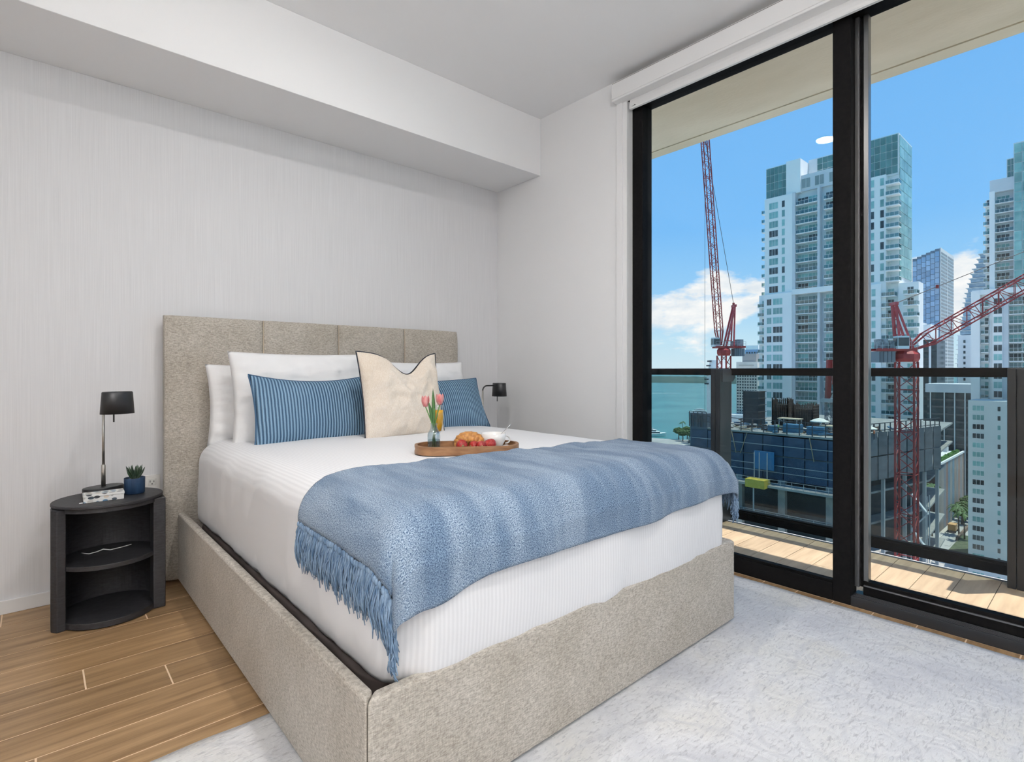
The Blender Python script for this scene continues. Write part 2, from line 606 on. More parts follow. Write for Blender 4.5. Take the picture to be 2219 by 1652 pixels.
# ------------------------------------------------------------------ window wall
XI = 2.77           # inner face of the black frame
YJ = 2.03           # left jamb
YE = -1.70          # far end behind the camera
win = MB()
win.box(XI, XI + .10, 1.925, YJ, 0.0, 2.765)            # left jamb
win.box(XI, XI + .10, YE - .05, YE, 0.0, 2.765)
win.box(XI, XI + .10, YE, 1.925, 2.69, 2.765)           # head
w1 = struct(win.build('window_1', black_metal, bevel=0.003), 'black aluminium floor-to-ceiling window wall onto the balcony')
MB().box(XI + .003, XI + .012, 1.958, 1.964, 0.0, 2.66).build('jamb_bead', grey_metal, w1)
MB().box(XI + .0, XI + .075, 0.88, 1.925, 0.0, 0.081).build('bottom_rail', black_metal, w1, bevel=0.003)
MB().box(XI + .004, XI + .03, 0.88, 1.925, 0.081, 0.094).build('glazing_bead', black_metal, w1, bevel=0.002)
MB().box(XI, XI + .085, 0.806, 0.88, 0.0, 2.70).build('mullion', black_metal, w1, bevel=0.003)
MB().box(XI + .052, XI + .086, 0.786, 0.8055, 0.075, 2.70).build('interlock_stile', grey_metal, w1, bevel=0.002)
MB().box(XI + .060, XI + .100, 0.752, 0.772, 0.075, 2.70).build('sliding_stile', grey_metal, w1, bevel=0.002)
MB().box(XI + .070, XI + .095, 0.772, 0.786, 0.075, 2.70).build('brush_seal', black_metal, w1)
sill = MB()
sill.box(XI, XI + .10, YE, 0.806, 0.0, 0.045)
for k in range(5):
    sill.box(XI + .004 + k * .009, XI + .008 + k * .009, YE, 0.800, 0.045, 0.049)
sill.build('door_track', M('track_black', (0.02, 0.022, 0.026), 0.3, spec=0.6), w1, bevel=0.0015)
MB().box(XI + .055, XI + .098, -0.42, 0.772, 0.045, 0.108).build('sliding_bottom_rail', black_metal, w1, bevel=0.003)
MB().box(XI + .048, XI + .060, -0.42, 0.768, 0.086, 0.092).build('rail_bead', grey_metal, w1)
MB().box(XI, XI + .10, -0.50, -0.42, 0.045, 2.70).build('mullion', black_metal, w1, bevel=0.003)
MB().box(XI + .02, XI + .08, YE, -0.50, 0.045, 0.11).build('bottom_rail', black_metal, w1, bevel=0.003)
MB().box(2.798, 2.806, 0.878, 1.928, 0.078, 2.692).build('glass_pane', window_glass, w1)
MB().box(2.846, 2.854, -0.425, 0.755, 0.104, 2.692).build('glass_pane', window_glass, w1)
MB().box(2.816, 2.824, YE - .003, -0.497, 0.107, 2.692).build('glass_pane', window_glass, w1)
st = MB().box(2.712, 2.772, 1.998, 2.004, 0.0, 2.722)
st.box(2.712, 2.716, 2.004, 2.030, 0.0, 2.722)
st.box(2.706, 2.720, 2.030, 2.0725, 0.0, 2.722)
st.box(2.716, 2.772, 2.016, 2.022, 0.0, 2.722)
struct(st.build('trim_1', white_trim, bevel=0.0015), 'white shade side channel at the edge of the window')

# roller-shade valance and lowered bottom bar
bl = thing('roller_shade', (2.69, 0.2, 2.73), 'white roller shade rolled up in its long valance above the window', 'roller shade')
v = MB()
v.box(2.654, 2.668, YE, 2.0725, 2.735, 2.829)
v.box(2.668, WX, 2.060, 2.0725, 2.735, 2.829)
v.box(2.654, 2.722, YE, 2.0725, 2.721, 2.735)
v.build('valance', white_trim, bl, bevel=0.004)
MB().box(2.660, WX, YE, 2.071, 2.829, 2.8335).build('painted_shadow_line', M('shadow_line_dark', (0.06, 0.06, 0.06), 0.9), bl)  # dark strip painting in the shadow line on top of the valance
fp = [(2.726, 2.735), (2.718, 2.721), (2.711, 2.700), (2.708, 2.680), (2.708, 2.668), (2.712, 2.662), (2.728, 2.662), (2.734, 2.668), (2.734, 2.735)]
m = MB()
n = len(fp)
m.add([(x, YE, z) for x, z in fp] + [(x, 1.978, z) for x, z in fp],
      [tuple(range(n)), tuple(range(2 * n - 1, n - 1, -1))] + [(i, n + i, n + (i + 1) % n, (i + 1) % n) for i in range(n)])
bb = m.build('bottom_bar', M('shade_fabric', (0.80, 0.80, 0.80), 0.6), bl, fix=True)
m = MB()
for k, (a, b) in enumerate(((0.000, 0.005), (0.007, 0.012), (0.014, 0.017), (0.018, 0.026))):
    m.box(2.7068, 2.7082, 1.958 - b, 1.958 - a, 2.6715, 2.6735 + (0.004 if k == 3 else 0.0))
m.build('maker_label', M('label_ink', (0.03, 0.03, 0.03), 0.6), bb)

# ------------------------------------------------------------------ balcony
DZ = -0.03
dk = struct(MB().box(2.87, 3.785, -2.6, 4.6, -0.10, DZ - 0.004).build('balcony_floor', joint_dark), 'balcony floor of pale wood-look tiles')
y = -2.58
i = 0
while y < 4.5:
    cuts = [2.885, 3.765] if i % 3 else [2.885, 3.30, 3.765]
    for a, b in zip(cuts[:-1], cuts[1:]):
        me = MB().box(-(b - a) / 2 + .0015, (b - a) / 2 - .0015, -0.0730, 0.0730, -0.010, 0.0).mesh('tile', deck_m)
        piece('tile', me, dk, ((a + b) / 2, y + 0.0745, DZ))
    y += 0.149
    i += 1
m = MB()
m.box(2.95, 3.96, -2.6, 4.6, -0.32, -0.10)
m.box(3.80, 3.96, -2.6, 4.6, -0.10, -0.075)
struct(m.build('balcony_slab', slab_conc), 'concrete edge of the balcony slab')
m = MB().box(3.765, 3.785, -2.6, 4.6, -0.09, DZ + 0.002)
m.box(3.80, 3.812, -2.6, 4.6, -0.08, -0.05)
struct(m.build('trim_2', M('gutter_metal', (0.20, 0.23, 0.28), 0.35, metal=0.6)), 'metal edge strip of the balcony tiles')
m = MB()
m.box(2.88, 3.285, -3.5, 5.2, 2.888, 3.15)
m.box(3.285, 3.291, -3.5, 5.2, 2.900, 3.15)
m.box(3.291, 3.846, -3.5, 5.2, 2.891, 3.15)
m.box(3.846, 3.858, -3.5, 5.2, 2.904, 3.15)
m.box(3.858, 3.974, -3.5, 5.2, 2.888, 3.15)
m.box(2.88, 3.02, -3.5, 5.2, 2.884, 2.892)
struct(m.build('balcony_soffit', concrete), 'raw concrete underside of the balcony above with a drip groove')

rl = thing('balcony_railing', (3.87, 0.9, DZ), 'black balcony railing with tinted glass panels', 'railing')
MB().box(3.838, 3.902, -2.6, 4.4, 1.032, 1.083).build('top_rail', black_metal, rl, bevel=0.004)
MB().box(3.845, 3.895, -2.6, 4.4, -0.020, 0.036).build('bottom_rail', black_metal, rl, bevel=0.004)
MB().box(3.852, 3.888, -2.6, 4.4, 0.036, 0.048).build('glazing_channel', black_metal, rl)
posts = [3.47, 1.893, 0.300, -1.277]
for yp in posts:
    m = MB()
    m.box(3.672, 3.838, yp, yp + 0.036, DZ, 1.078)
    m.box(3.672, 3.838, yp + 0.0385, yp + 0.072, DZ, 1.078)
    m.box(3.70, 3.838, yp + 0.034, yp + 0.040, DZ, 1.07)
    po = m.build('post', M('post_paint', (0.018, 0.018, 0.020), 0.5), rl, bevel=0.003)
    m = MB()
    m.add([(3.70, yp - .004, 1.07), (3.90, yp - .004, 1.07), (3.90, yp - .004, 1.02), (3.86, yp - .004, 0.985), (3.70, yp - .004, 0.985)] +
          [(3.70, yp, 1.07), (3.90, yp, 1.07), (3.90, yp, 1.02), (3.86, yp, 0.985), (3.70, yp, 0.985)],
          [(0, 1, 2, 3, 4), (9, 8, 7, 6, 5)] + [(k, 5 + k, 5 + (k + 1) % 5, (k + 1) % 5) for k in range(5)])
    m.build('bracket', M('bracket_steel', (0.045, 0.045, 0.048), 0.45), po, fix=True)
for a, b in zip(posts[1:], posts[:-1]):
    MB().box(3.864, 3.876, a + 0.02, b + 0.05, 0.040, 1.036).build('glass_panel', rail_glass, rl)

# ================================================================== BED
BX0, BX1, FY, HY = 0.5345, 2.2147, 1.077, 3.14
bed = thing('bed', (1.375, 2.1, 0.0), 'upholstered queen bed with beige linen headboard and box frame', 'bed')
RT, RTH = 0.352, 0.034


def rail(x0, x1, y0, y1, name):
    return MB().box(x0, x1, y0, y1, 0.006, RT).build(name, linen, bed, bevel=0.012, bseg=3)


# mitred side rails and footboard with rounded top edges
def mitre(poly, name):
    return MB().prism(poly, 0.016, RT).build(name, linen, bed, bevel=0.010, bseg=3, angle=25)


g = 0.0012
mitre([(BX0, FY + 2 * g), (BX0 + RTH, FY + RTH + 2 * g), (BX0 + RTH, HY), (BX0, HY)], 'side_rail')
mitre([(BX1 - RTH, FY + RTH + 2 * g), (BX1, FY + 2 * g), (BX1, HY), (BX1 - RTH, HY)], 'side_rail')
mitre([(BX0 + g, FY), (BX1 - g, FY), (BX1 - RTH, FY + RTH), (BX0 + RTH, FY + RTH)], 'footboard')
MB().box(BX0 + RTH + .002, BX1 - RTH - .002, FY + RTH + .002, HY - .002, 0.10, 0.16).build('platform', dark_base, bed)
# dark fabric foundation under the mattress
def rrect(x0, x1, y0, y1, r, n=10):
    pts = []
    for cx, cy, a0 in ((x1 - r, y1 - r, 0), (x0 + r, y1 - r, 90), (x0 + r, y0 + r, 180), (x1 - r, y0 + r, 270)):
        for k in range(n + 1):
            a = math.radians(a0 + 90 * k / n)
            pts.append((cx + r * math.cos(a), cy + r * math.sin(a)))
    return pts


MB().prism(rrect(0.605, 2.165, 1.135, 3.10, 0.16), 0.16, 0.316).build('foundation', dark_base, bed, bevel=0.015, bseg=3)
for lx, ly in ((BX0 + .08, FY + .08), (BX1 - .08, FY + .08), (BX0 + .08, HY - .1), (BX1 - .08, HY - .1)):
    MB().box(lx - .02, lx + .02, ly - .02, ly + .02, 0.0125 if ly < 2 else 0.0, 0.11).build('leg', dark_base, bed)

# headboard: four upholstered panels with corded seams
hb = MB().box(0.490, 2.262, 3.185, 3.238, 0.012, 1.335).build('headboard', linen, bed, bevel=0.012, bseg=3)
sx = [0.479, 0.946, 1.380, 1.836, 2.270]
for a, b in zip(sx[:-1], sx[1:]):
    def pan(u, v, a=a, b=b):
        e = min(u, 1 - u) * (b - a)
        ez = min(v, 1 - v) * 1.325
        outer_l, outer_r = (a == sx[0]), (b == sx[-1])
        puff = 0.020 * (1 - math.exp(-e / 0.022)) + 0.016 * (1 - math.exp(-ez / 0.03)) - 0.03
        x = a + u * (b - a)
        z = 0.014 + v * 1.331
        y = HY - puff - 0.004
        return (x, y, z)
    mb = MB()
    us = [0, .012, .03, .06, .12, .3, .5, .7, .88, .94, .97, .988, 1]
    vs_ = [0, .006, .014, .03, .06, .2, .4, .6, .8, .94, .97, .986, .994, 1]
    nu, nv = len(us), len(vs_)
    vv = [pan(u, v) for v in vs_ for u in us]
    ff = [(j * nu + i, j * nu + i + 1, (j + 1) * nu + i + 1, (j + 1) * nu + i) for j in range(nv - 1) for i in range(nu - 1)]
    # back rim so that the cushion has depth
    rim = [i for i in range(nu)] + [j * nu + nu - 1 for j in range(1, nv)] + [(nv - 1) * nu + i for i in range(nu - 2, -1, -1)] + [j * nu for j in range(nv - 2, 0, -1)]
    o0 = len(vv)
    for k in rim:
        x, y, z = vv[k]
        vv.append((x, 3.19, z))
    nr = len(rim)
    ff += [(rim[(k + 1) % nr], rim[k], o0 + k, o0 + (k + 1) % nr) for k in range(nr)]
    ff.append(tuple(o0 + k for k in range(nr)))
    mb.add(vv, ff)
    mb.build('headboard_panel', linen, hb, smooth=True, fix=True)
for x in sx[1:-1]:
    MB().tube([(x, HY + 0.006, 0.02), (x, HY + 0.004, 0.6), (x, HY + 0.006, 1.343)], 0.003, 6).build('seam_cord', stitch_m, hb, smooth=True)

# ------------------------------------------------------------------ mattress under the striped sheet
MX0, MX1, MY0, MY1 = 0.597, 2.205, 1.078, 3.105
MTOP = 0.722


def mat_ring(inset, r, n=22, m=26):
    """Rounded rectangle, evenly sampled: returns points counter-clockwise."""
    x0, x1, y0, y1 = MX0 + inset, MX1 - inset, MY0 + inset, MY1 - inset
    pts = []
    segs = [((x1, y0 + r), (x1, y1 - r), m + 8), None, ((x1 - r, y1), (x0 + r, y1), m), None, ((x0, y1 - r), (x0, y0 + r), m + 8), None, ((x0 + r, y0), (x1 - r, y0), m), None]
    cs = [(x1 - r, y1 - r, 0), (x0 + r, y1 - r, 90), (x0 + r, y0 + r, 180), (x1 - r, y0 + r, 270)]
    ci = 0
    for s in segs:
        if s:
            (ax, ay), (bx, by), k = s
            pts += [(ax + (bx - ax) * i / k, ay + (by - ay) * i / k) for i in range(k)]
        else:
            cx, cy, a0 = cs[ci]
            ci += 1
            pts += [(cx + r * math.cos(math.radians(a0 + 90 * i / n)), cy + r * math.sin(math.radians(a0 + 90 * i / n))) for i in range(n)]
    return pts


def bed_top(x, y):
    """Height of the made bed's top surface (slightly crowned, rounded at its edges)."""
    ex = min(x - MX0, MX1 - x)
    ey = min(y - MY0, MY1 - y)
    e = max(min(ex, ey), 0.0)
    z = MTOP + 0.012 * math.sin(math.pi * min(max((x - MX0) / (MX1 - MX0), 0), 1))
    R = 0.11
    if e < R:
        z -= R - math.sqrt(max(R * R - (R - e) ** 2, 0))
    return z


prof = [(0.318, 0.10), (0.318, 0.03), (0.326, 0.012), (0.345, 0.003), (0.37, 0.0), (0.42, -0.003), (0.47, -0.004), (0.52, -0.002)]
for k in range(9):
    a = math.radians(90 * k / 8)
    prof.append((MTOP - 0.11 + 0.11 * math.sin(a), 0.11 - 0.11 * math.cos(a)))
prof += [(MTOP + .003, 0.18), (MTOP + .007, 0.28), (MTOP + .010, 0.42), (MTOP + .012, 0.60), (MTOP + .012, 0.76)]
mb = MB()
rings = []
for z, ins in prof:
    rr = max(0.13 - ins * 0.35, 0.02)
    if ins > 0.78:
        rr = 0.01
    ring = mat_ring(ins, rr)
    ids = []
    for (x, y) in ring:
        side = 1.0 if z < MTOP - 0.02 else 0.25
        w = 0.010 * fbm(x * 5.5, y * 5.5, z * 2.2) * side
        if z < 0.40:
            w += 0.004 * fbm(x * 17, y * 17, 3.0)
        cx, cy = (MX0 + MX1) / 2, (MY0 + MY1) / 2
        d = Vector((x - cx, y - cy)).normalized()
        fade = max(0.0, min(1.0, (z - 0.30) / 0.02))
        ids.append(len(mb.v))
        mb.v.append((x + d.x * w * fade, y + d.y * w * fade, z + 0.003 * fbm(x * 3, y * 3, 1.7) + (0.003 * fbm(x * 12, y * 12, 9.0) if z < 0.34 else 0)))
    rings.append(ids)
for A, B in zip(rings[:-1], rings[1:]):
    n = len(A)
    for k in range(n):
        mb.f.append((A[k], A[(k + 1) % n], B[(k + 1) % n], B[k]))
mb.f.append(tuple(rings[-1]))
mb.f.append(tuple(reversed(rings[0])))
mb.m = [0] * len(mb.f)
mo = mb.build('mattress', sheet_m, smooth=True)
tag(mo, 'thick mattress made up in a white fine-striped cotton sheet', 'mattress')

# ------------------------------------------------------------------ throw blanket draped across the foot of the bed
THR_R = 0.115


def fold(t, lo, hi):
    """Carry a flat coordinate t over rounded edges at lo/hi: returns (coordinate, drop)."""
    def over(d):
        # d: distance past the start of the rounding
        q = THR_R * math.pi / 2
        if d <= 0:
            return d, 0.0
        if d < q:
            a = d / THR_R
            return THR_R * math.sin(a), THR_R * (1 - math.cos(a))
        return THR_R, THR_R + (d - q)
    if t < lo + THR_R:
        e, dr = over(lo + THR_R - t)
        return lo + THR_R - e, dr
    if t > hi - THR_R:
        e, dr = over(t - (hi - THR_R))
        return hi - THR_R + e, dr
    return t, 0.0


TX0, TX1 = 0.530, 2.275          # flat extent across the bed (hem to hem)


def throw_pt(u, v):
    x = TX0 + u * (TX1 - TX0)
    # far edge runs at a slant; the near hem hangs over the foot
    yfar = 1.678 - 0.090 * u + 0.015 * math.sin(u * 7.0)
    if u < 0.12:
        yfar -= 0.07 * (1 - u / 0.12)
    ynear = 0.925 + 0.020 * u - 0.020 * math.exp(-(u / 0.10) ** 2) + 0.010 * math.sin(u * 9.0) - 0.030 * math.exp(-((u - .12) / .05) ** 2)
    y = yfar + v * (ynear - yfar)
    # left hem reaches a little further down towards the foot
    if u < 0.25:
        x -= 0.030 * v ** 2 * (1 - u / 0.25)
    px, dx = fold(x, MX0 - 0.008, MX1 + 0.010)
    py, dy = fold(y, MY0 - 0.008, 9.9)
    drop = (dx ** 1.5 + dy ** 1.5) ** (1 / 1.5)
    z = MTOP + 0.012 * math.sin(math.pi * min(max((px - MX0) / (MX1 - MX0), 0), 1)) + 0.010 - drop
    both = min(dx, dy)
    if both > 0.03:
        k = (both - 0.03) * 0.30
        px += k * (1 if x < 1.3 else -1) * 0.9
        py += k * 0.9
    # wrinkles
    hang = min(1.0, (dx + dy) / 0.15)
    w = 0.010 * fbm(u * 9, v * 3.2, 4.0) + 0.006 * fbm(u * 24, v * 5, 8.0)
    z += w * (1 - hang) * 0.8
    if dy > 0.04:
        py -= (0.5 * w + 0.006 + 0.007 * math.sin(u * 26 + 1.5 * math.sin(u * 9))) * hang
    if dx > 0.04:
        s = -1 if x < 1.3 else 1
        px += s * (abs(0.6 * w) + 0.006) * hang
    if dy > 0.10:
        py -= 0.006
    return Vector((px, py, z))


NU, NV = 150, 84
mb = MB().grid(lambda u, v: throw_pt(u, v), NU, NV, flip=True)
me = mb.mesh('throw_blanket', throw_m, (1.38, 1.35, 0.72), smooth=True)
uvl = me.uv_layers.new(name='cloth')
for lp in me.loops:
    i = lp.vertex_index
    uvl.data[lp.index].uv = ((i % (NU + 1)) / NU * 1.75, (i // (NU + 1)) / NV * 0.9)
th = bpy.data.objects.new('throw_blanket', me)
COL.objects.link(th)
th.location = (1.38, 1.35, 0.72)
th['_org'] = (1.38, 1.35, 0.72)
md = th.modifiers.new('thickness', 'SOLIDIFY')
md.thickness = 0.005
md.offset = 1.0
tag(th, 'blue woven throw blanket with yarn fringe draped over the foot of the bed', 'blanket')


def tassel(p, out, length, seed):
    """A knotted bundle of yarn strands hanging from p."""
    rnd = random.Random(seed)
    m = MB()
    kz = rnd.uniform(-.010, -.004)
    ks = rnd.uniform(.75, 1.05)
    m.lathe([(0.0, -0.013), (0.005, -0.010), (0.0068, -0.004), (0.0060, 0.003), (0.0, 0.008)], (p[0] + rnd.uniform(-.002, .002), p[1] + rnd.uniform(-.002, .002), p[2] + kz), 6, sx=ks, sy=ks)
    for k in range(10):
        a = rnd.uniform(0, 6.28)
        rr = rnd.uniform(0.002, 0.014)
        q = Vector(p) + Vector((0, 0, kz))
        dirx = Vector((math.cos(a) * rr * 0.7, math.sin(a) * rr, 0))
        pts = [q + Vector((0, 0, -0.004))]
        L = length * rnd.uniform(0.70, 1.15)
        wob = Vector((rnd.uniform(-.004, .004), rnd.uniform(-.008, .008), 0))
        ph = rnd.uniform(0, 6)
        for s in (0.2, 0.4, 0.6, 0.8, 1.0):
            pts.append(q + dirx * (0.3 + s * 0.9) + Vector(out) * (0.007 * math.sin(s * 3.0)) + wob * math.sin(s * 7 + ph) + Vector((0, 0, -0.008 - L * s)))
        m.tube(pts, [0.0022, 0.0024, 0.0024, 0.0022, 0.0020, 0.0010], 4)
    return m


for side in (0, 1):
    n = 58
    for k in range(n):
        v = (k + 0.5) / n
        p = throw_pt(0.0 if side == 0 else 1.0, v)
        out = Vector((-1, 0, 0)) if side == 0 else Vector((1, 0, 0))
        p = p + out * 0.003
        ln = 0.100 + 0.018 * math.sin(k * 1.7) * math.sin(k * 0.6)
        if k > n - 9:
            ln *= 0.80 - 0.02 * (k - n + 9)
        tassel(tuple(p), out, ln, 100 * side + k).build('tassel', yarn_m, th, smooth=True)


# ------------------------------------------------------------------ pillows
def pillow(name, w, h, t, mat, label, cat, base, lean, yaw=0.0, roll=0.0, group=None, concave=0.05, chop=0.0, seed=0, back=None, puff=0.55, sag=0.0, welt=None, wrk=1.0):
    """w wide, h tall, t thick; local X across, Z up, front faces -Y; base = middle of the lower edge."""
    N = 44

    def pt(i, j, s):
        u, v = -1 + 2 * i / N, -1 + 2 * j / N
        cu = 1 - concave * (1 - v * v) * 1.0
        cv = 1 - concave * (1 - u * u) * 1.0
        x = w / 2 * u * (cu if abs(u) > 0 else 1)
        z = h / 2 * v * cv
        prof_ = (max(0.0, 1 - abs(u) ** 2.6) ** puff) * (max(0.0, 1 - abs(v) ** 2.6) ** puff)
        th_ = t / 2 * prof_
        wr = 0.0
        if 0.02 < prof_:
            wr = 0.010 * fbm(u * 2.2 + seed, v * 2.2, s * 3.0) + 0.004 * fbm(u * 7 + seed, v * 5, s * 2.0)
            wr *= min(1, prof_ * 2.5) * wrk
        y = -s * (th_ + wr)
        if chop and v > -0.4:
            c = math.exp(-((u - 0.16) / 0.42) ** 2) * max(0.0, (v + 0.4) / 1.4) ** 2
            z -= chop * c
            y += 0.02 * c * s * (1 if s > 0 else 0.5)
        if sag:
            z -= sag * (1 - u * u) * max(v, 0) * 0.5
        return Vector((x, y, z + h / 2))
    m = MB()
    for s, mi in ((1, 0), (-1, 1 if back else 0)):
        m.grid(lambda a, b, s=s: pt(a * N, b * N, s), N, N, mi, flip=(s < 0))
    mats = [mat] + ([back] if back else [])
    o = m.build(name, mats, smooth=True, fix=True)
    R = Matrix.Rotation(yaw, 4, 'Z') @ Matrix.Rotation(-lean, 4, 'X') @ Matrix.Rotation(roll, 4, 'Y')
    o.matrix_world = Matrix.Translation(base) @ R
    tag(o, label, cat, group)
    # edge welt follows the seam
    if back:
        pts = [pt(i, 0, 0) for i in range(N + 1)] + [pt(N, j, 0) for j in range(1, N + 1)] + [pt(i, N, 0) for i in range(N - 1, -1, -1)] + [pt(0, j, 0) for j in range(N - 1, 0, -1)]
        pts.append(pts[0])
        w_ = MB().tube(pts, 0.0035, 6, caps=False)
        wo_ = bpy.data.objects.new('piping', w_.mesh('piping', welt or navy_m, smooth=True))
        COL.objects.link(wo_)
        wo_.parent = o
    return o


zp = 0.705
pillow('bed_pillow', 0.74, 0.41, 0.16, pillow_m, 'plain white bed pillow propped flat against the headboard behind another', 'pillow',
       (1.005, 2.990, zp - 0.012), math.radians(7), yaw=math.radians(-1), seed=1.3, wrk=1.5)
pillow('bed_pillow', 0.74, 0.475, 0.16, pillow_m, 'plain white bed pillow standing between the headboard pillow and a blue cushion', 'pillow',
       (1.070, 2.800, zp - 0.008), math.radians(11), yaw=math.radians(-1), seed=5.1, wrk=1.5)
pillow('bed_pillow', 0.70, 0.43, 0.16, pillow_m, 'plain white bed pillow behind the cream cushion and the window-side blue cushion', 'pillow',
       (1.810, 2.870, zp - 0.005), math.radians(9), yaw=math.radians(1), seed=9.4, wrk=1.5)
pillow('lumbar_cushion', 0.66, 0.365, 0.13, blue_rib, 'blue corded lumbar cushion beside the cream cushion, at the bedside with the succulent', 'cushion',
       (1.085, 2.655, zp - 0.010), math.radians(14), yaw=math.radians(2), seed=2.2, back=blue_rib, welt=M('blue_piping', (0.045, 0.10, 0.18), 0.9), concave=0.055, sag=0.06, wrk=0.4)
pillow('lumbar_cushion', 0.62, 0.335, 0.13, blue_rib, 'blue corded lumbar cushion between the cream cushion and the window side of the bed', 'cushion',
       (1.865, 2.665, zp - 0.004), math.radians(24), yaw=math.radians(-1), roll=math.radians(-2), seed=7.7, back=blue_rib, welt=M('blue_piping', (0.045, 0.10, 0.18), 0.9), concave=0.05, wrk=0.4)
pillow('square_cushion', 0.485, 0.465, 0.15, cream_m, 'cream linen square cushion with dark piping, chopped at the top', 'cushion',
       (1.458, 2.470, zp + 0.006), math.radians(12), yaw=math.radians(2), seed=3.4, back=navy_m, concave=0.05, chop=0.11, wrk=1.7)

# ================================================================== RUG
def rug_material():
    m = bpy.data.materials.new('carved_rug')
    m.use_nodes = True
    nt = m.node_tree
    p = nt.nodes['Principled BSDF']
    p.inputs['Roughness'].default_value = 0.95
    p.inputs['Specular IOR Level'].default_value = 0.1
    p.inputs['Sheen Weight'].default_value = 0.2
    t = nn(nt, 'ShaderNodeTexCoord')
    # carved scrolls: rings around scattered cell centres, bent by noise
    wn = nn(nt, 'ShaderNodeTexNoise', i_Scale=7.0, i_Detail=2.0)
    lk(nt, t.outputs['Object'], wn.inputs['Vector'])
    wv = nn(nt, 'ShaderNodeVectorMath', operation='MULTIPLY_ADD')
    wv.inputs[1].default_value = (0.10, 0.10, 0.0)
    lk(nt, wn.outputs['Color'], wv.inputs[0])
    lk(nt, t.outputs['Object'], wv.inputs[2])
    vo = nn(nt, 'ShaderNodeTexVoronoi', i_Scale=7.5)
    lk(nt, wv.outputs[0], vo.inputs['Vector'])
    ringf = mathn(nt, 'SINE', mathn(nt, 'MULTIPLY', vo.outputs['Distance'], 30.0))
    vo2 = nn(nt, 'ShaderNodeTexVoronoi', i_Scale=1.55)
    lk(nt, wv.outputs[0], vo2.inputs['Vector'])
    big = mathn(nt, 'SINE', mathn(nt, 'MULTIPLY', vo2.outputs['Distance'], 34.0))
    bigl = ramp(nt, mathn(nt, 'ADD', mathn(nt, 'MULTIPLY', big, 0.5), 0.5), [(0.0, (1, 1, 1)), (0.10, (0, 0, 0))]).outputs[0]
    # pile
    mp = nn(nt, 'ShaderNodeMapping')
    mp.inputs['Scale'].default_value = (34, 120, 60)
    mp.inputs['Rotation'].default_value = (0, 0, math.radians(18))
    lk(nt, t.outputs['Object'], mp.inputs[0])
    pile = nn(nt, 'ShaderNodeTexNoise', i_Scale=1.0, i_Detail=4.0, i_Roughness=0.65, i_Distortion=0.6)
    lk(nt, mp.outputs[0], pile.inputs['Vector'])
    drift = nn(nt, 'ShaderNodeTexNoise', i_Scale=3.2, i_Detail=4.0)
    lk(nt, t.outputs['Object'], drift.inputs['Vector'])
    base = ramp(nt, drift.outputs['Fac'], [(0.30, (0.62, 0.625, 0.66)), (0.50, (0.76, 0.76, 0.77)), (0.70, (0.74, 0.725, 0.69))]).outputs[0]
    dark = ramp(nt, pile.outputs['Fac'], [(0.34, (1, 1, 1)), (0.47, (0, 0, 0))]).outputs[0]
    c = mixc(nt, mathn(nt, 'MULTIPLY', dark, 0.65), base, (0.40, 0.40, 0.42))
    sc_ = ramp(nt, ringf, [(0.55, (0, 0, 0)), (0.95, (1, 1, 1))]).outputs[0]
    c = mixc(nt, mathn(nt, 'MULTIPLY', sc_, 0.20), c, (0.55, 0.55, 0.57))
    c = mixc(nt, mathn(nt, 'MULTIPLY', bigl, 0.28), c, (0.52, 0.53, 0.57))
    lk(nt, c, p.inputs['Base Color'])
    h = mathn(nt, 'ADD', mathn(nt, 'MULTIPLY', pile.outputs['Fac'], 0.8), mathn(nt, 'MULTIPLY', mathn(nt, 'ADD', ringf, bigl), -0.12))
    b = nn(nt, 'ShaderNodeBump')
    b.inputs['Strength'].default_value = 0.75
    b.inputs['Distance'].default_value = 0.006
    lk(nt, h, b.inputs['Height'])
    lk(nt, b.outputs[0], p.inputs['Normal'])
    return m


rug = MB()
rx0, rx1, ry0, ry1 = -0.45, 2.705, -1.9, 1.74
nx, ny = 90, 104
edge = []
rug.grid(lambda u, v: (rx0 + u * (rx1 - rx0) + 0.003 * math.sin(v * 70) * (u in (0.0, 1.0)),
                       ry0 + v * (ry1 - ry0) + 0.003 * math.sin(u * 80) * (v in (0.0, 1.0)),
                       0.010 + 0.0012 * fbm(u * 9, v * 9, 0.3)), nx, ny)
ro = rug.build('area_rug', rug_material(), smooth=True)
md = ro.modifiers.new('thickness', 'SOLIDIFY')
md.thickness = 0.009
md.offset = -1.0
tag(ro, 'large pale grey rug with carved scroll pattern under the foot of the bed', 'rug')

# ================================================================== NIGHTSTANDS
ns_m = M('black_stained_oak', (0.012, 0.012, 0.014), 0.5, col2=(0.030, 0.030, 0.034), nscale=(40, 40, 160), nramp=(0.3, 0.7), bump=((60, 60, 300), 0.25, 0.001), spec=0.4)
NA, NB, NH = 0.193, 0.175, 0.512


def ell(a, b, t0, t1, n):
    return [(a * math.cos(math.radians(t0 + (t1 - t0) * k / n)), b * math.sin(math.radians(t0 + (t1 - t0) * k / n))) for k in range(n + 1)]


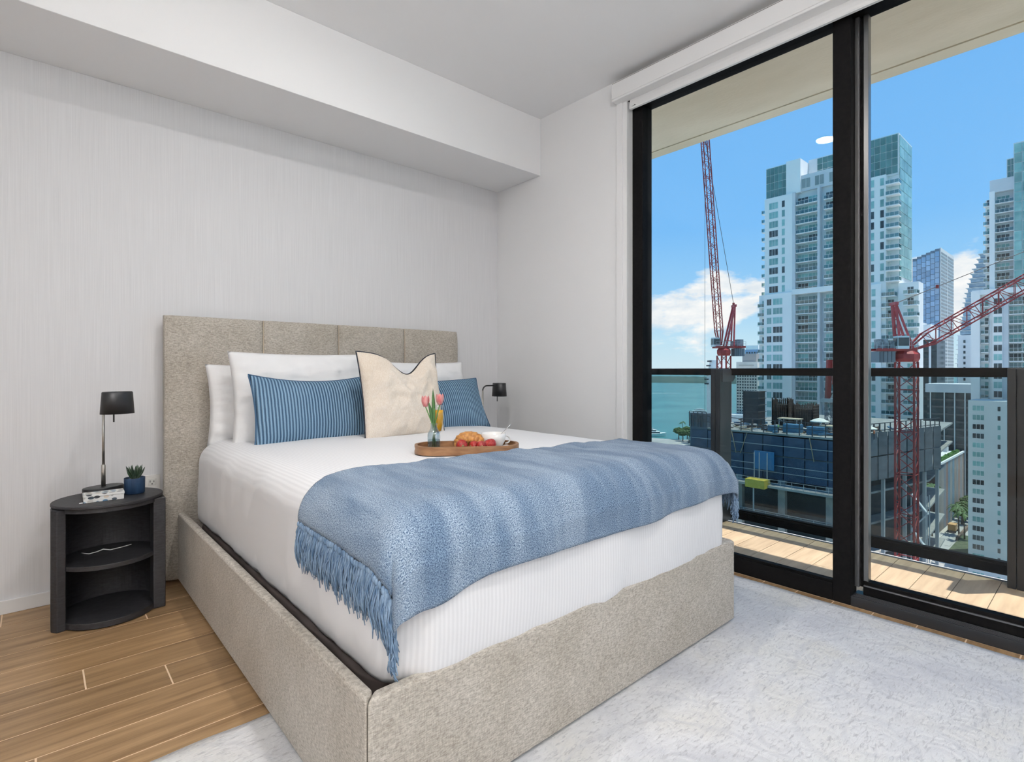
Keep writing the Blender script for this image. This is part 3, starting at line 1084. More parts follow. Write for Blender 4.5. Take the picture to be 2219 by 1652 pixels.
def nightstand(cx, cy, label):
    t = thing('nightstand', (cx, cy, 0), label, 'nightstand', 'bedside tables')
    sh = lambda pts: [(x + cx, y + cy) for x, y in pts]
    outer = ell(NA, NB, -22, 202, 48)
    inner = ell(NA - 0.016, NB - 0.016, 202, -22, 48)
    MB().prism(sh(outer + inner), 0.0, NH - 0.022).build('back_shell', ns_m, t, fix=True)
    MB().prism(sh(ell(NA + .006, NB + .006, 0, 360, 64)[:-1]), NH - 0.014, NH).build('table_top', ns_m, t, bevel=0.004, bseg=2, angle=60)
    MB().prism(sh(ell(NA - .008, NB - .006, 0, 360, 64)[:-1]), NH - 0.032, NH - 0.014).build('under_top', ns_m, t)
    MB().prism(sh(ell(NA - .014, NB - .006, 0, 360, 64)[:-1]), 0.242, 0.262).build('shelf', ns_m, t, bevel=0.002, angle=60)
    MB().prism(sh(ell(NA - .014, NB + .0, 0, 360, 64)[:-1]), 0.004, 0.030).build('bottom_shelf', ns_m, t, bevel=0.002, angle=60)
    for s in (-1, 1):
        x0, x1 = (s * 0.198, s * 0.150)
        x0, x1 = min(x0, x1), max(x0, x1)
        MB().prism(sh([(x0, -0.092), (x1, -0.092), (x1, -0.004), (x0, -0.004)] if s > 0 else [(x0, -0.075), (x0 + .018, -0.100), (x1, -0.092), (x1, -0.004), (x0, -0.004)]), 0.0, NH - 0.016).build('side_post', ns_m, t, bevel=0.004, bseg=2)
    return t


nightstand(0.243, 2.955, 'black oval open nightstand carrying the succulent and the patterned box')
nightstand(2.470, 2.955, 'black oval open nightstand on the window side of the bed')

cb = MB().tube([(0.150, 3.02, 0.266), (0.175, 2.985, 0.266), (0.205, 2.995, 0.267), (0.225, 3.00, 0.272), (0.250, 2.99, 0.266), (0.30, 3.005, 0.266), (0.33, 3.02, 0.266)], 0.0022, 6)  # thin strand set where white streaks run along the shelf
tag(cb.build('white_strand', M('strand_white', (0.8, 0.8, 0.8), 0.3), smooth=True), 'thin white strand lying on the nightstand shelf', 'cable')


# ------------------------------------------------------------------ bedside lamps
shade_m = M('lamp_black', (0.016, 0.017, 0.019), 0.42, spec=0.5)
brushed = M('brushed_nickel', (0.45, 0.43, 0.39), 0.32, metal=0.9)


def bedside_lamp(px, py, ang, label):
    t = thing('bedside_lamp', (px, py, NH), label, 'lamp', 'bedside lamps')
    ca, sa = math.cos(ang), math.sin(ang)
    L = 0.135
    MB().lathe([(0, 0.0), (0.96, 0.0), (1.0, 0.003), (1.0, 0.030), (0.97, 0.033), (0.0, 0.033)], (px, py, NH), 48, sx=0.050, sy=0.079, rot=ang).build('base', shade_m, t, smooth=False)
    MB().lathe([(0, 0.0), (0.0085, 0.0), (0.0085, 0.094), (0.0065, 0.098), (0, 0.098)], (px, py, NH + 0.033), 16).build('sleeve', brushed, t, smooth=True)
    zt = 0.958
    pts = [(px, py, NH + 0.12), (px, py, zt - 0.035)]
    for k in range(1, 7):
        a = math.radians(15 * k)
        r_ = 0.035
        pts.append((px + ca * r_ * (1 - math.cos(a)), py + sa * r_ * (1 - math.cos(a)), zt - 0.035 + r_ * math.sin(a)))
    MB().tube(pts[:2], 0.0056, 14).build('pole', brushed, t, smooth=True)
    MB().tube(pts[1:] + [(px + ca * (L - .046), py + sa * (L - .046), zt)], 0.0050, 12).build('arm', shade_m, t, smooth=True)
    c = (px + ca * L, py + sa * L, 0.879)
    sh = MB().lathe([(0.0, 0.0965), (0.86, 0.0965), (0.90, 0.093), (1.0, 0.0), (0.965, 0.0), (0.86, 0.090), (0.0, 0.090)], c, 48, sx=0.051, sy=0.0640, rot=ang).build('lamp_shade', shade_m, t, smooth=True, bevel=0)
    sh.data.polygons.foreach_set('use_smooth', [True] * len(sh.data.polygons))
    MB().tube([(c[0], c[1], 0.965), (c[0], c[1], 0.900)], 0.012, 12).build('bulb_holder', shade_m, t, smooth=True)
    q = (c[0] - 0.016 * sa * -1 * 0 - 0.012, c[1] + 0.01, 0)
    MB().tube([(q[0], q[1], 0.905), (q[0], q[1], 0.842)], 0.0032, 8).build('pull_switch', shade_m, t, smooth=True)
    return t


bedside_lamp(0.229, 3.045, math.radians(-73), 'black shaded table lamp on the nightstand with the succulent')
bedside_lamp(2.405, 3.030, math.radians(-12), 'black shaded table lamp seen past the window-side blue cushion')

# ------------------------------------------------------------------ potted succulent
t = thing('potted_succulent', (0.336, 2.962, NH), 'small spiky succulent in a ribbed navy pot', 'plant')
pot_m = M('navy_ceramic', (0.010, 0.030, 0.075), 0.45, col2=(0.016, 0.045, 0.105), nscale=(50, 50, 10))
vs, seg = [], 96
prof_ = [(0.0, 0.0), (0.036, 0.0), (0.0385, 0.004), (0.0395, 0.068), (0.0400, 0.071), (0.0365, 0.071), (0.0355, 0.060), (0.0, 0.060)]
m = MB()
rings = []
for r_, z_ in prof_:
    if r_ == 0:
        rings.append([len(m.v)])
        m.v.append((0.336, 2.962, NH + z_))
    else:
        ids = []
        for k in range(seg):
            a = 2 * math.pi * k / seg
            rib = 0.0007 * math.cos(a * 32) if 0.003 < z_ < 0.0695 and r_ > 0.038 else 0
            ids.append(len(m.v))
            m.v.append((0.336 + (r_ + rib) * math.cos(a), 2.962 + (r_ + rib) * math.sin(a), NH + z_))
        rings.append(ids)
for A, B in zip(rings[:-1], rings[1:]):
    for k in range(seg):
        k2 = (k + 1) % seg
        if len(A) == 1:
            m.f.append((A[0], B[k2], B[k]))
        elif len(B) == 1:
            m.f.append((A[k], A[k2], B[0]))
        else:
            m.f.append((A[k], A[k2], B[k2], B[k]))
m.m = [0] * len(m.f)
m.build('pot', pot_m, t, smooth=True)
m = MB()
m.lathe([(0.0, 0.064), (0.02, 0.0655), (0.0358, 0.062), (0.0358, 0.058), (0.0, 0.058)], (0.336, 2.962, NH), 24)
m.build('pebbles', M('white_sand', (0.72, 0.72, 0.72), 0.9, bump=((400, 400, 400), 0.8, 0.002)), t, smooth=True)
leaf_m = M('succulent_green', (0.012, 0.030, 0.016), 0.45, col2=(0.030, 0.062, 0.030), nscale=(60, 60, 30))
rnd = random.Random(4)
for k in range(17):
    a = k * 2.4
    tilt = 0.25 + 0.75 * (k / 16.0)
    L = 0.070 - 0.014 * abs(k / 16 - 0.5)
    pts = []
    for s_ in (0, 0.3, 0.6, 0.85, 1.0):
        rr = 0.004 + math.sin(tilt * (0.9 - 0.25 * s_)) * L * s_
        zz_ = 0.062 + math.cos(tilt * (1.0 - 0.3 * s_)) * L * s_
        pts.append((0.336 + rr * math.cos(a), 2.962 + rr * math.sin(a), NH + zz_))
    MB().tube(pts, [0.0058, 0.0066, 0.0050, 0.0025, 0.0005], 7).build('leaf', leaf_m, t, smooth=True)


# ------------------------------------------------------------------ patterned box
def pattern_mat():
    m = bpy.data.materials.new('hexagon_print')
    m.use_nodes = True
    nt = m.node_tree
    p = nt.nodes['Principled BSDF']
    p.inputs['Roughness'].default_value = 0.35
    t_ = nn(nt, 'ShaderNodeTexCoord')
    mp_ = nn(nt, 'ShaderNodeMapping')
    mp_.inputs['Scale'].default_value = (38, 62, 62)
    lk(nt, t_.outputs['Object'], mp_.inputs[0])
    vo = nn(nt, 'ShaderNodeTexVoronoi', i_Scale=1.0, i_Randomness=0.35)
    lk(nt, mp_.outputs[0], vo.inputs['Vector'])
    sp = nn(nt, 'ShaderNodeSeparateColor')
    lk(nt, vo.outputs['Color'], sp.inputs[0])
    col = ramp(nt, sp.outputs[0], [(0.0, (0.03, 0.035, 0.045)), (0.22, (0.10, 0.20, 0.32)), (0.42, (0.62, 0.60, 0.56)), (0.60, (0.72, 0.62, 0.52)), (0.75, (0.25, 0.36, 0.47)), (0.88, (0.05, 0.07, 0.09))], 'CONSTANT').outputs[0]
    msk = ramp(nt, vo.outputs['Distance'], [(0.40, (1, 1, 1)), (0.46, (0, 0, 0))]).outputs[0]
    lk(nt, mixc(nt, msk, (0.82, 0.82, 0.80), col), p.inputs['Base Color'])
    return m


t = thing('keepsake_box', (0.219, 2.900, NH), 'small white box printed with blue, black and tan hexagons on the nightstand', 'box')
pm_ = pattern_mat()
R_ = math.radians(-1.5)


def rot_box(m, x0, x1, y0, y1, z0, z1, cx, cy, a):
    poly = [(x0, y0), (x1, y0), (x1, y1), (x0, y1)]
    return m.prism([(cx + x * math.cos(a) - y * math.sin(a), cy + x * math.sin(a) + y * math.cos(a)) for x, y in poly], z0, z1)


rot_box(MB(), -0.069, 0.069, -0.034, 0.034, NH, NH + 0.022, 0.219, 2.900, R_).build('box_body', pm_, t, bevel=0.0012)
rot_box(MB(), -0.071, 0.071, -0.036, 0.036, NH + 0.0225, NH + 0.033, 0.219, 2.900, R_).build('lid', pm_, t, bevel=0.0015)
rot_box(MB(), -0.083, -0.071, -0.036, -0.032, NH + 0.001, NH + 0.005, 0.219, 2.900, R_).build('ribbon', M('ribbon_white', (0.85, 0.85, 0.85), 0.6), t)

# ================================================================== BREAKFAST TRAY
TCX, TCY, TZ, TA = 1.322, 1.768, 0.7365, math.radians(-33)


def tl(x, y, z=0.0):
    return (TCX + x * math.cos(TA) - y * math.sin(TA), TCY + x * math.sin(TA) + y * math.cos(TA), TZ + z)


wood_m = M('tray_walnut', (0.17, 0.075, 0.030), 0.42, col2=(0.36, 0.19, 0.090), nscale=(14, 14, 60), nramp=(0.3, 0.7), detail=6.0)
tray = thing('serving_tray', (TCX, TCY, TZ), 'oval wooden serving tray with cut-out handles lying on the bed', 'tray')


def stadium(hx, hy, n=14):
    r_ = hy * 0.92
    pts = []
    for cx, cy, a0 in ((hx - r_, hy - r_, 0), (-hx + r_, hy - r_, 90), (-hx + r_, -hy + r_, 180), (hx - r_, -hy + r_, 270)):
        for k in range(n + 1):
            a = math.radians(a0 + 90 * k / n)
            pts.append((cx + r_ * math.cos(a), cy + r_ * math.sin(a)))
    return pts


HX, HYT, TH_ = 0.212, 0.097, 0.033
MB().prism([tl(x, y)[:2] for x, y in stadium(HX - .004, HYT - .004)], TZ, TZ + 0.008).build('tray_floor', wood_m, tray)
so, si = stadium(HX, HYT), stadium(HX - 0.012, HYT - 0.012)
m = MB()
n = len(so)
def rim_z(k):
    x, y = so[k]
    return TH_
levels = []
cut = [abs(y) < 0.036 and abs(x) > HX - 0.02 for x, y in so]
zs = [0.0, 0.010, 0.024, TH_]
for L_ in zs:
    levels.append(([len(m.v) + k for k in range(n)], [len(m.v) + n + k for k in range(n)]))
    m.v += [tl(x, y, L_) for x, y in so] + [tl(x, y, L_) for x, y in si]
for j in range(3):
    (ao, ai), (bo, bi) = levels[j], levels[j + 1]
    for k in range(n):
        k2 = (k + 1) % n
        hole = (j == 1) and cut[k] and cut[k2]
        if not hole:
            m.f.append((ao[k], ao[k2], bo[k2], bo[k]))
            m.f.append((ai[k2], ai[k], bi[k], bi[k2]))
            if j == 1:
                if cut[k] != cut[k2] or (cut[k] is False and cut[(k - 1) % n] and False):
                    kk = k if cut[k] else k2
                    m.f.append((ao[kk], bo[kk], bi[kk], ai[kk]))
        else:
            m.f.append((ao[k], ai[k], ai[k2], ao[k2]))
            m.f.append((bo[k2], bi[k2], bi[k], bo[k]))
for k in range(n):
    k2 = (k + 1) % n
    m.f.append((levels[3][0][k], levels[3][0][k2], levels[3][1][k2], levels[3][1][k]))
    m.f.append((levels[0][0][k2], levels[0][0][k], levels[0][1][k], levels[0][1][k2]))
m.m = [0] * len(m.f)
m.build('tray_rim', wood_m, tray, fix=True)
FZ = 0.0085
vase_glass = glass_mat('bottle_glass', (0.88, 0.93, 0.95), 0.10)
flute_glass = glass_mat('flute_glass', (0.95, 0.97, 0.98), 0.06)

# bottle vase
vc = tl(-0.135, -0.005, FZ)
vs_ = thing('bottle_vase', vc, 'small clear glass bottle holding pink tulips on the tray', 'vase')
MB().lathe([(0, 0), (0.024, 0), (0.026, 0.003), (0.026, 0.060), (0.024, 0.072), (0.016, 0.086), (0.0135, 0.094), (0.0135, 0.104), (0.0155, 0.106),
            (0.0155, 0.110), (0.012, 0.110), (0.0115, 0.094), (0.0145, 0.084), (0.0222, 0.070), (0.0240, 0.058), (0.0240, 0.005), (0, 0.004)], vc, 36).build('bottle', vase_glass, vs_, smooth=True)
MB().lathe([(0, 0.0045), (0.0235, 0.0055), (0.0235, 0.044), (0, 0.044)], vc, 36).build('water', glass_mat('vase_water', (0.72, 0.82, 0.84), 0.04), vs_, smooth=True)

stem_m = M('tulip_stem', (0.06, 0.16, 0.035), 0.5, col2=(0.11, 0.24, 0.06), nscale=(60, 60, 20))
tleaf_m = M('tulip_leaf', (0.025, 0.085, 0.022), 0.45, col2=(0.06, 0.16, 0.04), nscale=(80, 80, 12))
pet_m = M('tulip_pink', (0.62, 0.16, 0.16), 0.6, col2=(0.78, 0.40, 0.38), nscale=(90, 90, 25))
CR = Vector((0.748, -0.663, 0))
V0 = Vector(vc)


def leaf_strip(m, pts, w, nrm):
    vs = []
    n_ = len(pts)
    for i, p in enumerate(pts):
        p = Vector(p)
        ww = w * math.sin(math.pi * min(0.08 + 0.92 * i / (n_ - 1), 1.0)) ** 0.8
        s_ = Vector(nrm).normalized()
        vs += [p - s_ * ww, p + Vector((0, 0, 0)) + s_.cross(Vector((0, 0, 1))) * 0.0016, p + s_ * ww]
    fs = []
    for i in range(n_ - 1):
        a = 3 * i
        fs += [(a, a + 1, a + 4, a + 3), (a + 1, a + 2, a + 5, a + 4)]
    return m.add(vs, fs)


def tulip(dx, top, label, leafdef, bloom=True, r_=0.0165):
    t = thing('tulip', tuple(V0 + Vector((0, 0, 0.01))), label, 'flower')
    b = V0 + Vector((0, 0, 0.012)) - CR * dx * 0.25
    pts = [b, V0 + CR * dx * 0.10 + Vector((0, 0, 0.10)), V0 + CR * dx * 0.55 + Vector((0, 0, 0.10 + (top - 0.10) * 0.5)), V0 + CR * dx + Vector((0, 0, top))]
    MB().tube(pts, 0.0024, 8).build('stem', stem_m, t, smooth=True)
    if bloom:
        c = pts[-1]
        for k in range(6):
            a = k * math.pi / 3
            o_ = 0.92 if k % 2 else 1.0
            def pet(u, v, a=a, o_=o_):
                th = a + (u - 0.5) * 1.45 * math.sin(math.pi * min(0.12 + v * 0.80, 1))
                rr = r_ * o_ * (math.sin(math.pi * (0.10 + 0.62 * v)) ** 0.7)
                return (c.x + rr * math.cos(th), c.y + rr * math.sin(th), c.z - 0.002 + 0.045 * v)
            po = MB().grid(pet, 6, 8).build('petal', pet_m, t, smooth=True)
            sm = po.modifiers.new('thickness', 'SOLIDIFY')
            sm.thickness = 0.0008
    for (s0, s1, h0, h1, w) in leafdef:
        lp = [V0 + CR * (s0 + (s1 - s0) * q ** 1.4) + Vector((0, 0, h0 + (h1 - h0) * q)) for q in (0, .2, .4, .6, .8, 1.0)]
        lo = leaf_strip(MB(), lp, w, CR + Vector((0.1, 0.2, 0.15)))
        ob = lo.build('leaf', tleaf_m, t, smooth=True)
        sm = ob.modifiers.new('thickness', 'SOLIDIFY')
        sm.thickness = 0.0008
    return t


tulip(-0.034, 0.178, 'pink tulip with a broad leaf leaning to the pillow side of the bottle', [(0.004, -0.024, 0.06, 0.205, 0.0085)])
tulip(0.024, 0.186, 'pink tulip with a thin stem leaning over the orange juice', [(-0.004, 0.010, 0.03, 0.10, 0.005)])
tulip(0.002, 0.170, 'upright green tulip leaf between the two pink blooms', [(0.000, -0.004, 0.10, 0.252, 0.0075)], bloom=False)

# champagne flute of orange juice
fc = tl(-0.118, 0.062, FZ)
ft = thing('champagne_flute', fc, 'champagne flute of orange juice behind the tulip bottle', 'glass')
MB().lathe([(0, 0), (0.030, 0), (0.030, 0.0015), (0.006, 0.004), (0.0035, 0.010), (0.0035, 0.050), (0.006, 0.056), (0.016, 0.072), (0.0225, 0.100), (0.0240, 0.130),
            (0.0215, 0.180), (0.0205, 0.180), (0.0228, 0.130), (0.0214, 0.100), (0.0150, 0.0735), (0.0, 0.060)], fc, 36).build('flute_glass', flute_glass, ft, smooth=True)
MB().lathe([(0, 0.0605), (0.0146, 0.0740), (0.0210, 0.1003), (0.0224, 0.130), (0.0217, 0.158), (0, 0.158)], fc, 36).build('orange_juice', M('orange_juice', (0.92, 0.45, 0.005), 0.35, emit=None), ft, smooth=True)

# plate, croissant and strawberries
pc = tl(-0.005, -0.012, FZ)
pl = MB().lathe([(0, 0), (0.050, 0), (0.066, 0.006), (0.067, 0.0075), (0.050, 0.0025), (0, 0.0025)], pc, 44)
tag(pl.build('side_plate', M('porcelain', (0.84, 0.83, 0.81), 0.25), smooth=True, origin=pc), 'small white plate under the croissant', 'plate')
cro_m = M('croissant_crust', (0.26, 0.085, 0.018), 0.5, col2=(0.60, 0.29, 0.075), nscale=(50, 50, 50), nramp=(0.3, 0.65), bump=((120, 120, 120), 0.4, 0.002))
cc = tl(0.010, 0.012, FZ + 0.004)
cr = thing('croissant', cc, 'golden baked croissant lying on the small plate', 'croissant')
NSEG = 9
for k in range(NSEG):
    q0, q1 = k / NSEG, (k + 1) / NSEG
    pts, rads = [], []
    for s_ in range(6):
        q = q0 + (q1 - q0 + 0.03) * s_ / 5
        a = math.pi * (0.04 + 0.92 * q)
        rr = 0.0080 + 0.0255 * math.sin(math.pi * min(q, 1)) ** 0.8
        flare = 1.10 if s_ in (1, 2) else (0.93 if s_ == 5 else 1.0)
        rr *= flare
        x = -0.052 * math.cos(a)
        yv = 0.018 * math.sin(a)
        pts.append(Vector(tl(x + 0.010, yv + 0.004, FZ + 0.0035 + rr * 0.92)))
        rads.append(rr)
    MB().tube(pts, rads, 14).build('layer', cro_m, cr, smooth=True)
sb_m = M('strawberry_red', (0.26, 0.006, 0.008), 0.3, col2=(0.42, 0.022, 0.014), nscale=(90, 90, 90), bump=((380, 380, 380), 0.9, 0.003, 1.0), coat=0.3)
seed_m = M('strawberry_hull', (0.55, 0.42, 0.20), 0.7, col2=(0.08, 0.10, 0.03), nscale=(300, 300, 300))
berries = [(-0.026, -0.050, 0.0235, (0.2, -1), 'strawberry lying nearest the tulip bottle, cut end outward'),
           (0.026, -0.040, 0.0200, (-0.6, -0.5), 'strawberry tucked between the two cut-end strawberries'),
           (0.052, -0.055, 0.0205, (0.1, -1), 'strawberry with cut end outward beside the one leaning on the cup'),
           (0.090, -0.034, 0.0230, (0.9, 0.3), 'strawberry leaning against the white cup')]
for x, y_, r_, d_, lb in berries:
    c0 = Vector(tl(x, y_, FZ + r_ * 0.97 + 0.002))
    dv = Vector((*tl(x + d_[0], y_ + d_[1])[:2], 0)) - Vector((*tl(x, y_)[:2], 0))
    dv.normalize()
    b = thing('strawberry', tuple(c0 - Vector((0, 0, r_))), lb, 'strawberry', 'strawberries on the tray')
    pts = [c0 + dv * (r_ * q) for q in (1.02, 0.92, 0.62, 0.2, -0.3, -0.8, -1.15, -1.32)]
    rads = [r_ * q for q in (0.30, 0.66, 0.93, 1.0, 0.92, 0.68, 0.36, 0.06)]
    MB().tube(pts, rads, 16).build('flesh', sb_m, b, smooth=True)
    MB().tube([c0 + dv * (r_ * 0.98), c0 + dv * (r_ * 1.05)], [r_ * 0.28, r_ * 0.16], 8).build('hull', seed_m, b, smooth=True)

# cup, spoon, folded napkin
cupc = tl(0.112, 0.030, FZ)
cp = thing('coffee_cup', cupc, 'white porcelain coffee cup with a looped handle', 'cup')
por = MATS['porcelain']
MB().lathe([(0, 0), (0.026, 0), (0.028, 0.004), (0.037, 0.010), (0.0480, 0.030), (0.0525, 0.062), (0.0510, 0.062), (0.0460, 0.030), (0.034, 0.013), (0, 0.009)], cupc, 44).build('cup_body', por, cp, smooth=True)
hd = []
cv = Vector(cupc)
hdir = Vector((0.86, -0.50, 0)).normalized()
for k in range(13):
    a = math.radians(-80 + 200 * k / 12)
    hd.append(cv + hdir * (0.050 + 0.020 * math.cos(a) - (0.004 if k == 0 else 0)) + Vector((0, 0, 0.034 + 0.0165 * math.sin(a))))
MB().tube(hd, 0.0034, 8).build('handle', por, cp, smooth=True)
MB().lathe([(0, 0.040), (0.0455, 0.040), (0.0450, 0.037), (0, 0.037)], cupc, 36).build('coffee', M('coffee_milk', (0.30, 0.17, 0.09), 0.3), cp, smooth=True)
spm = M('spoon_steel', (0.60, 0.60, 0.60), 0.25, metal=0.95)
sp0, sp1 = cv + Vector((-0.010, 0.005, 0.016)), cv + CR * 0.072 + Vector((0, 0, 0.098))
spn = MB().tube([sp0, sp0.lerp(sp1, .5), sp0.lerp(sp1, .85), sp1], [0.0018, 0.0018, 0.0034, 0.0036], 8, flat=0.5)
spn.tube([sp0 - (sp1 - sp0).normalized() * 0.012, sp0], [0.004, 0.0065], 10, flat=0.4)
tag(spn.build('teaspoon', spm, smooth=True, origin=tuple(sp0)), 'steel teaspoon standing in the coffee cup', 'spoon')
nc = tl(0.163, -0.002, FZ)
npk = MB().grid(lambda u, v: (nc[0] + (u - .5) * 0.050 * .84 + (v - .5) * .05 * .54, nc[1] - (u - .5) * 0.050 * .54 + (v - .5) * .05 * .84, nc[2] + 0.004 + 0.010 * math.sin(u * 3.0) * (0.4 + 0.6 * v)), 8, 8)
no_ = npk.build('napkin', M('napkin_white', (0.84, 0.84, 0.84), 0.8), smooth=True, origin=nc)
md = no_.modifiers.new('thickness', 'SOLIDIFY')
md.thickness = 0.003
tag(no_, 'white folded napkin on the tray beside the cup handle', 'napkin')

# ================================================================== unseen torchiere, added behind the camera to brighten the ceiling
t = thing('added_fill_lamp', (-1.35, -1.55, 0.0), 'unseen fill lamp added in the room corner, shaped as a slim torchiere', 'lamp')
MB().lathe([(0, 0), (0.14, 0), (0.14, 0.012), (0.02, 0.022), (0, 0.022)], (-1.35, -1.55, 0.0), 32).build('base', shade_m, t, smooth=True)
MB().tube([(-1.35, -1.55, 0.02), (-1.35, -1.55, 1.78)], 0.011, 12).build('pole', brushed, t, smooth=True)
MB().lathe([(0.012, 1.77), (0.10, 1.80), (0.17, 1.86), (0.165, 1.86), (0.095, 1.807), (0.012, 1.779)], (-1.35, -1.55, 0.0), 36).build('bowl', shade_m, t, smooth=True)
MB().lathe([(0, 1.80), (0.09, 1.808), (0.14, 1.835), (0.0, 1.842)], (-1.35, -1.55, 0.0), 32).build('lamp_disc', M('fill_lamp_lens', (1, 1, 1), 0.5, emit=((1.0, 0.975, 0.945), 2100.0)), t, smooth=True)

# ================================================================== THE CITY OUTSIDE
GZ = -62.0
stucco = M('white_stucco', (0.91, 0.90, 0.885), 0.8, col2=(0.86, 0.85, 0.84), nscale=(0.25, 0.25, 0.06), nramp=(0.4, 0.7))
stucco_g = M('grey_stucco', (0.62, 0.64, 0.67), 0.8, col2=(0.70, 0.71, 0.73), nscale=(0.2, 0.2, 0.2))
frame_w = M('window_frame_white', (0.72, 0.74, 0.75), 0.6)
teal = M('teal_glass', (0.17, 0.38, 0.37), 0.15, col2=(0.30, 0.53, 0.51), nscale=(0.3, 0.3, 0.5), rnd=0.5, spec=0.5)
darkg = M('dark_glass', (0.025, 0.035, 0.042), 0.12, col2=(0.07, 0.10, 0.11), nscale=(0.4, 0.4, 0.6), rnd=0.4)
curtain_g = M('curtained_glass', (0.34, 0.37, 0.37), 0.3, col2=(0.20, 0.28, 0.28), nscale=(0.5, 0.9, 0.2), rnd=0.4)
greenband = M('green_spandrel', (0.09, 0.20, 0.19), 0.15, col2=(0.13, 0.27, 0.26), nscale=(0.3, 0.3, 0.3), rnd=0.4)
balc_g = glass_mat('balcony_glass', (0.50, 0.68, 0.68), 0.10)
sky_glass = M('sky_blue_glass', (0.26, 0.42, 0.62), 0.08, col2=(0.42, 0.56, 0.73), nscale=(0.05, 0.08, 0.05), rnd=0.35, spec=0.9)
asphalt = M('asphalt', (0.36, 0.35, 0.335), 0.9, col2=(0.46, 0.45, 0.43), nscale=(0.06, 0.06, 0.06))


def win_mesh(name, w, h, n, gmat, fr=0.10, depth=0.25):
    """Window facing -X, centred on the origin: n panes in a projecting white frame."""
    m = MB()
    m.box(-0.06, 0.10, -w / 2, w / 2, h / 2 - fr, h / 2, 0)
    m.box(-0.10, 0.10, -w / 2 - .05, w / 2 + .05, -h / 2 - fr, -h / 2, 0)
    for k in range(n + 1):
        y_ = -w / 2 + w * k / n
        m.box(-0.05, 0.10, y_ - fr / 2, y_ + fr / 2, -h / 2, h / 2 - fr, 0)
    for k in range(n):
        a, b_ = -w / 2 + w * k / n + fr / 2, -w / 2 + w * (k + 1) / n - fr / 2
        m.box(-0.03, 0.08, a, b_, -h / 2, h / 2 - fr, 1)
    return m.mesh(name, [frame_w, gmat])


def balcony_mesh(name, w, d, posts_=4, side=0):
    """Balcony projecting towards -X from the origin plane; slab underside at z = 0."""
    m = MB()
    m.box(-d, 0.0, -w / 2, w / 2, -0.22, 0.0, 0)
    m.box(-d + .02, -d + .10, -w / 2, w / 2, 1.02, 1.09, 2)
    for k in range(posts_ + 1):
        y_ = -w / 2 + 0.05 + (w - 0.1) * k / posts_
        m.box(-d + .02, -d + .10, y_ - .035, y_ + .035, 0.0, 1.05, 2)
    m.box(-d + .05, -d + .07, -w / 2, w / 2, 0.12, 1.0, 1)
    for s in (-1, 1):
        if side in (s, 2):
            m.box(-d, 0, s * w / 2 - .05, s * w / 2 + .03, 1.02, 1.09, 2)
            m.box(-d, 0, s * w / 2 - .03, s * w / 2 - .01, 0.12, 1.0, 1)
    return m.mesh(name, [stucco, balc_g, frame_w])


def tower(name, x, y, label):
    return thing(name, (x, y, GZ), label, 'building')


def blk(t, name, mat, *b):
    return MB().box(*b).build(name, mat, t)


def wp(t, name, me, x, y, z):
    o_ = t.location
    return piece(name, me, t, (x - o_.x, y - o_.y, z - o_.z))


def grid_glass(t, x, y0, y1, z0, z1, ny, nz, gm, face='x', name='glazing'):
    """Curtain wall: each pane a piece on a frame wall; face 'x' looks to -X, 'y' looks to -Y."""
    w, h = (y1 - y0) / ny, (z1 - z0) / nz
    mbx = MB()
    if face == 'x':
        mbx.box(-0.10, 0.05, -w / 2 + .09, w / 2 - .09, -h / 2 + .10, h / 2 - .10)
    else:
        mbx.box(-w / 2 + .09, w / 2 - .09, -0.10, 0.05, -h / 2 + .10, h / 2 - .10)
    me = mbx.mesh('pane', gm)
    for i_ in range(ny):
        for j in range(nz):
            c_ = y0 + (i_ + .5) * w
            zc_ = z0 + (j + .5) * h
            if face == 'x':
                wp(t, 'pane', me, x, c_, zc_)
            else:
                wp(t, 'pane', me, c_, x, zc_)


FH = 2.976
# ---------------------------------------------------------------- main white residential tower
A = tower('apartment_tower', 188, 58, 'tall white apartment tower with teal windows behind the construction site')
rA = random.Random(11)
XA = 177.0
blk(A, 'wall', stucco, XA, 200, 67.55, 76.08, GZ, 56.4)
blk(A, 'wall', stucco, XA + 1.5, 196, 76.08, 78.5, GZ, 25.6)
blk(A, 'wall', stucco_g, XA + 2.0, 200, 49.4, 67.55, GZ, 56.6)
blk(A, 'wall', stucco, XA, 200, 42.82, 49.4, GZ, 55.6)
blk(A, 'wall', stucco, XA + 1.6, 191, 40.2, 42.82, GZ, 55.2)
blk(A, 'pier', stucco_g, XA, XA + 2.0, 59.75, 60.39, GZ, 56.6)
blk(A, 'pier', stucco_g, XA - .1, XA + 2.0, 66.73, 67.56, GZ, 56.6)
blk(A, 'pier', stucco, XA, XA + 2.0, 50.0, 51.0, GZ, 56.6)
# stepped-forward base storeys
blk(A, 'wall', stucco, XA - .6, XA, 67.55, 76.08, GZ, 25.4)
blk(A, 'wall', stucco, XA - .6, XA, 43.9, 49.4, GZ, 25.2)
blk(A, 'wall', stucco, XA + 0.8, 183.0, 35.6, 40.2, GZ, 25.0)
blk(A, 'ledge', stucco, XA - .5, XA + 2, 49.4, 67.55, 24.6, 26.2)
